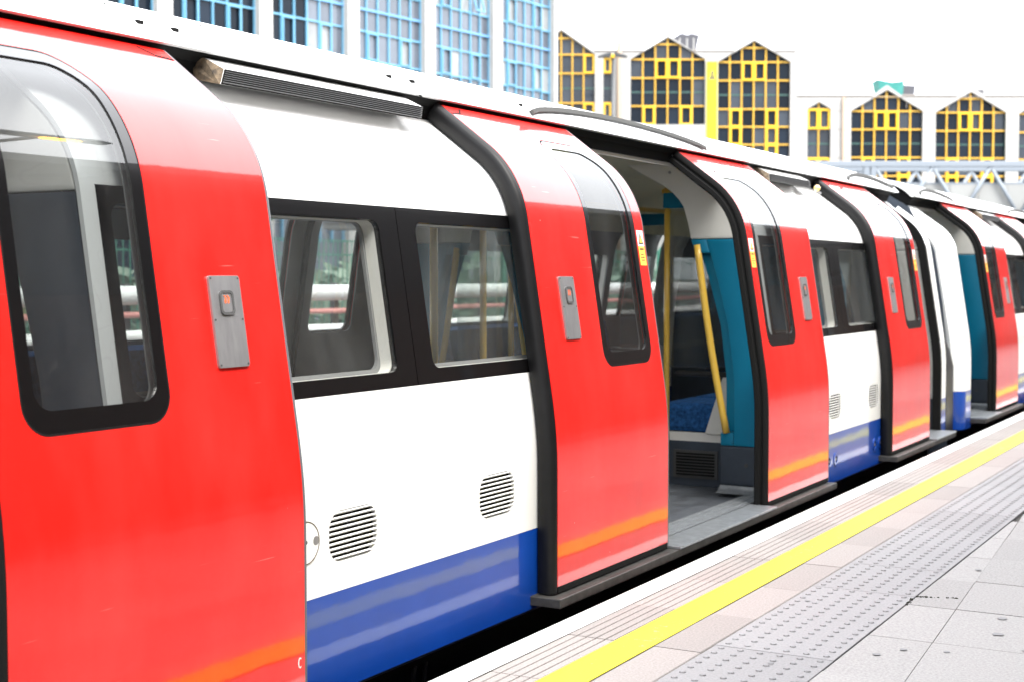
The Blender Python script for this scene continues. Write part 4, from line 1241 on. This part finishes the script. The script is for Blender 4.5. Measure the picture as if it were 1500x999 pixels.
TARP = mat("turquoise_sheeting", (0.022, 0.17, 0.15), rough=0.7, var=0.15, var_scale=1.5)
tp = empty("sheeted_scaffold", on_axis(25.7, 97.0), R(TH)); tag(tp, "turquoise sheeted plant on the white roof", "scaffold")
place(tp, "sheeting", TARP, MB().prism([(-0.95, 0, zl(14.65)), (-0.55, 0, zl(12.9)), (0.75, 0, zl(12.9)), (0.85, 0, zl(14.55)), (0.0, -0.1, zl(14.45))], (0, 1.5, 0)))
place(tp, "plant_box", SKY_D, MB().prism([(0.77, 0.1, zl(12.9)), (1.5, 0.1, zl(12.9)), (1.68, 0.1, zl(14.25)), (0.86, 0.1, zl(14.3))], (0, 1.2, 0)))
ac = empty("rooftop_air_unit", on_axis(31.6, 97.0), R(TH)); tag(ac, "small pale air unit on the roof at the right", "air unit")
place(ac, "housing", BWHITE, MB().box(-0.7, 0.5, 0, 0.9, zl(12.9), zl(14.1), 0.03))
place(ac, "louvre", SKY_D, MB().box(-0.1, 0.35, -0.02, -0.002, zl(13.2), zl(13.95)))
place(ac, "louvre", SKY_D, MB().box(-0.6, -0.35, -0.02, -0.002, zl(13.2), zl(13.85)))

# street lamp in front of the white building
sl_ = empty("street_lamp", on_axis(6.05, 86.0), R(TH)); tag(sl_, "dark twin-headed lamp post in front of the white building", "street lamp")
LAMPD = mat("lamp_dark", (0.03, 0.035, 0.04), rough=0.4)
place(sl_, "post", LAMPD, MB().tube([(0, 0, 0), (0, 0, zl(14.45))], [0.16, 0.09], 10))
for s in (-1, 1):
    place(sl_, "lamp_head", LAMPD, MB().prism([(s*0.1, -0.2, zl(14.50)), (s*0.85, -0.2, zl(14.42)), (s*0.9, -0.2, zl(14.50)), (s*0.3, -0.2, zl(14.68)), (s*0.1, -0.2, zl(14.70))], (0, 0.4, 0)))
place(sl_, "cap", BYEL, MB().box(-0.14, 0.14, -0.14, 0.14, zl(14.40), zl(14.62), 0.03))

# --- blue framed office block, oblique
BANG = TH + (90-36.87)
bb = empty("blue_framed_office", on_axis(-15.16, 63.4), R(BANG))
tag(bb, "office block with pale blue window grids between white columns, behind the train", "building")
LV = [11.29, 12.40, 13.86, 14.97, 16.08, 17.54, 18.65]
for k in range(-2, 5):
    x0, x1 = 6*k, 6*k+5.15
    MB().box(x1 + (0.0 if k < 4 else 0.0), (6*k+6.0) if k < 4 else x1+0.38, -0.28, 0.3, 0, zl(23)).build("column", BWHITE, bb)
    wb = MB().box(x0, x1, 0.22, 0.26, 0.0, zl(22.5)).build("window_bay", PB if k > 0 else PD, bb)
    bars = MB(); t = 0.036
    xs = [x0 + (x1-x0)*i/6 for i in range(7)]
    for x in xs: bars.box(x-t*(1.3 if x in (xs[0], xs[-1]) else 1), x+t, 0.02, 0.2, zl(3), zl(22.5))
    for z in LV + [19.76, 21.2, 10.18, 8.72]: bars.box(x0, x1, 0.03, 0.195, zl(z)-0.042, zl(z)+0.042)
    bars.build("mullion_grid", BBLUE, wb)
    for z in (14.97, 18.65, 11.29): MB().box(x0, x1, 0.0, 0.029, zl(z)-0.06, zl(z)+0.06).build("transom", BBLUE2, wb)
    for r, (za, zb) in enumerate(zip(LV[:-1], LV[1:])):
        case_row = abs((zb-za)-1.46) < .02
        for c in range(6):
            rr2 = random.random()
            if k <= 0 or (k == 1 and c < 3): m = PD if rr2 < .85 else PG  # left bays: dark reflection painted in as darker panes
            elif case_row and rr2 < .45: m = PBL
            else: m = PB
            opened = (k == 3 and c == 4 and za == 16.08)
            pn = pane([(xs[c]+.04, zl(za)+.04), (xs[c+1]-.04, zl(za)+.04), (xs[c+1]-.04, zl(zb)-.04), (xs[c]+.04, zl(zb)-.04)], 0.12, m, wb)
            if case_row and c in (1, 4):
                a, b, z0, z1 = xs[c]+.04, xs[c+1]-.04, zl(za)+.04, zl(zb)-.04; w = 0.07
                q = MB()
                q.box(a, a+w, -0.03, 0.05, 0, z1-z0); q.box(b-w, b, -0.03, 0.05, 0, z1-z0)
                q.box(a+w, b-w, -0.03, 0.05, 0, w); q.box(a+w, b-w, -0.03, 0.05, z1-z0-w, z1-z0)
                cs = q.build("casement", BBLUE, wb); cs.location = (0, 0, z0)
                if opened:
                    # top-hung sash swung outwards
                    for o_ in (cs,):
                        o_.location = (0, 0, z1); o_.rotation_euler = (R(-16), 0, 0)
                        o_.data.transform(Matrix.Translation((0, 0, -(z1-z0))))
MB().box(-12.5, 29.5, 0.4, 18, 0, zl(22.9)).build("block", BWHITE, bb)

# --- truss footbridge
TRUSS = mat("bridge_pale_blue", (0.17, 0.195, 0.225), rough=0.5)
DECKP = mat("bridge_panel_grey", (0.24, 0.245, 0.24), rough=0.6, rnd=0.04, var=0.03, var_scale=1)
br = empty("footbridge", on_axis(0, 60.0), R(TH-0.6)); tag(br, "pale blue steel truss footbridge with grey side panels beyond the train", "bridge")
def bp_(name, m, mb): o = mb.build(name, m); o.parent = br; return o
NODE = 2.42
for yy, sc in ((0.0, 1.0), (2.6, 1.0)):
    bp_("top_chord", TRUSS, MB().box(-8, 40, yy-0.11, yy+0.11, zl(5.86), zl(6.10), 0.02))
    bp_("bottom_chord", TRUSS, MB().box(-8, 40, yy-0.11, yy+0.11, zl(3.55), zl(3.79), 0.02))
    i = 0; x = 15.20 - NODE*9
    while x < 38:
        bp_("diagonal", TRUSS, MB().tube([(x, yy, zl(5.87)), (x-NODE/2, yy, zl(3.78))], 0.085, 8))
        bp_("diagonal", TRUSS, MB().tube([(x, yy, zl(5.87)), (x+NODE/2, yy, zl(3.78))], 0.085, 8))
        x += NODE
bp_("tower_post", TRUSS, MB().box(14.72, 14.95, -0.14, 0.10, 0, zl(5.85)))
bp_("tower_post", TRUSS, MB().box(15.02, 15.24, -0.14, 0.10, 0, zl(5.85)))
x = -8.0
while x < 40:
    bp_("side_panel", DECKP, MB().box(x+0.01, x+1.19, 0.16, 0.20, zl(3.3), zl(5.14))); x += 1.2
bp_("handrail", TRUSS, MB().box(-8, 40, 0.15, 0.24, zl(5.145), zl(5.22)))
bp_("deck", DECKP, MB().box(-8, 40, 0.205, 2.48, zl(3.3), zl(3.5)))
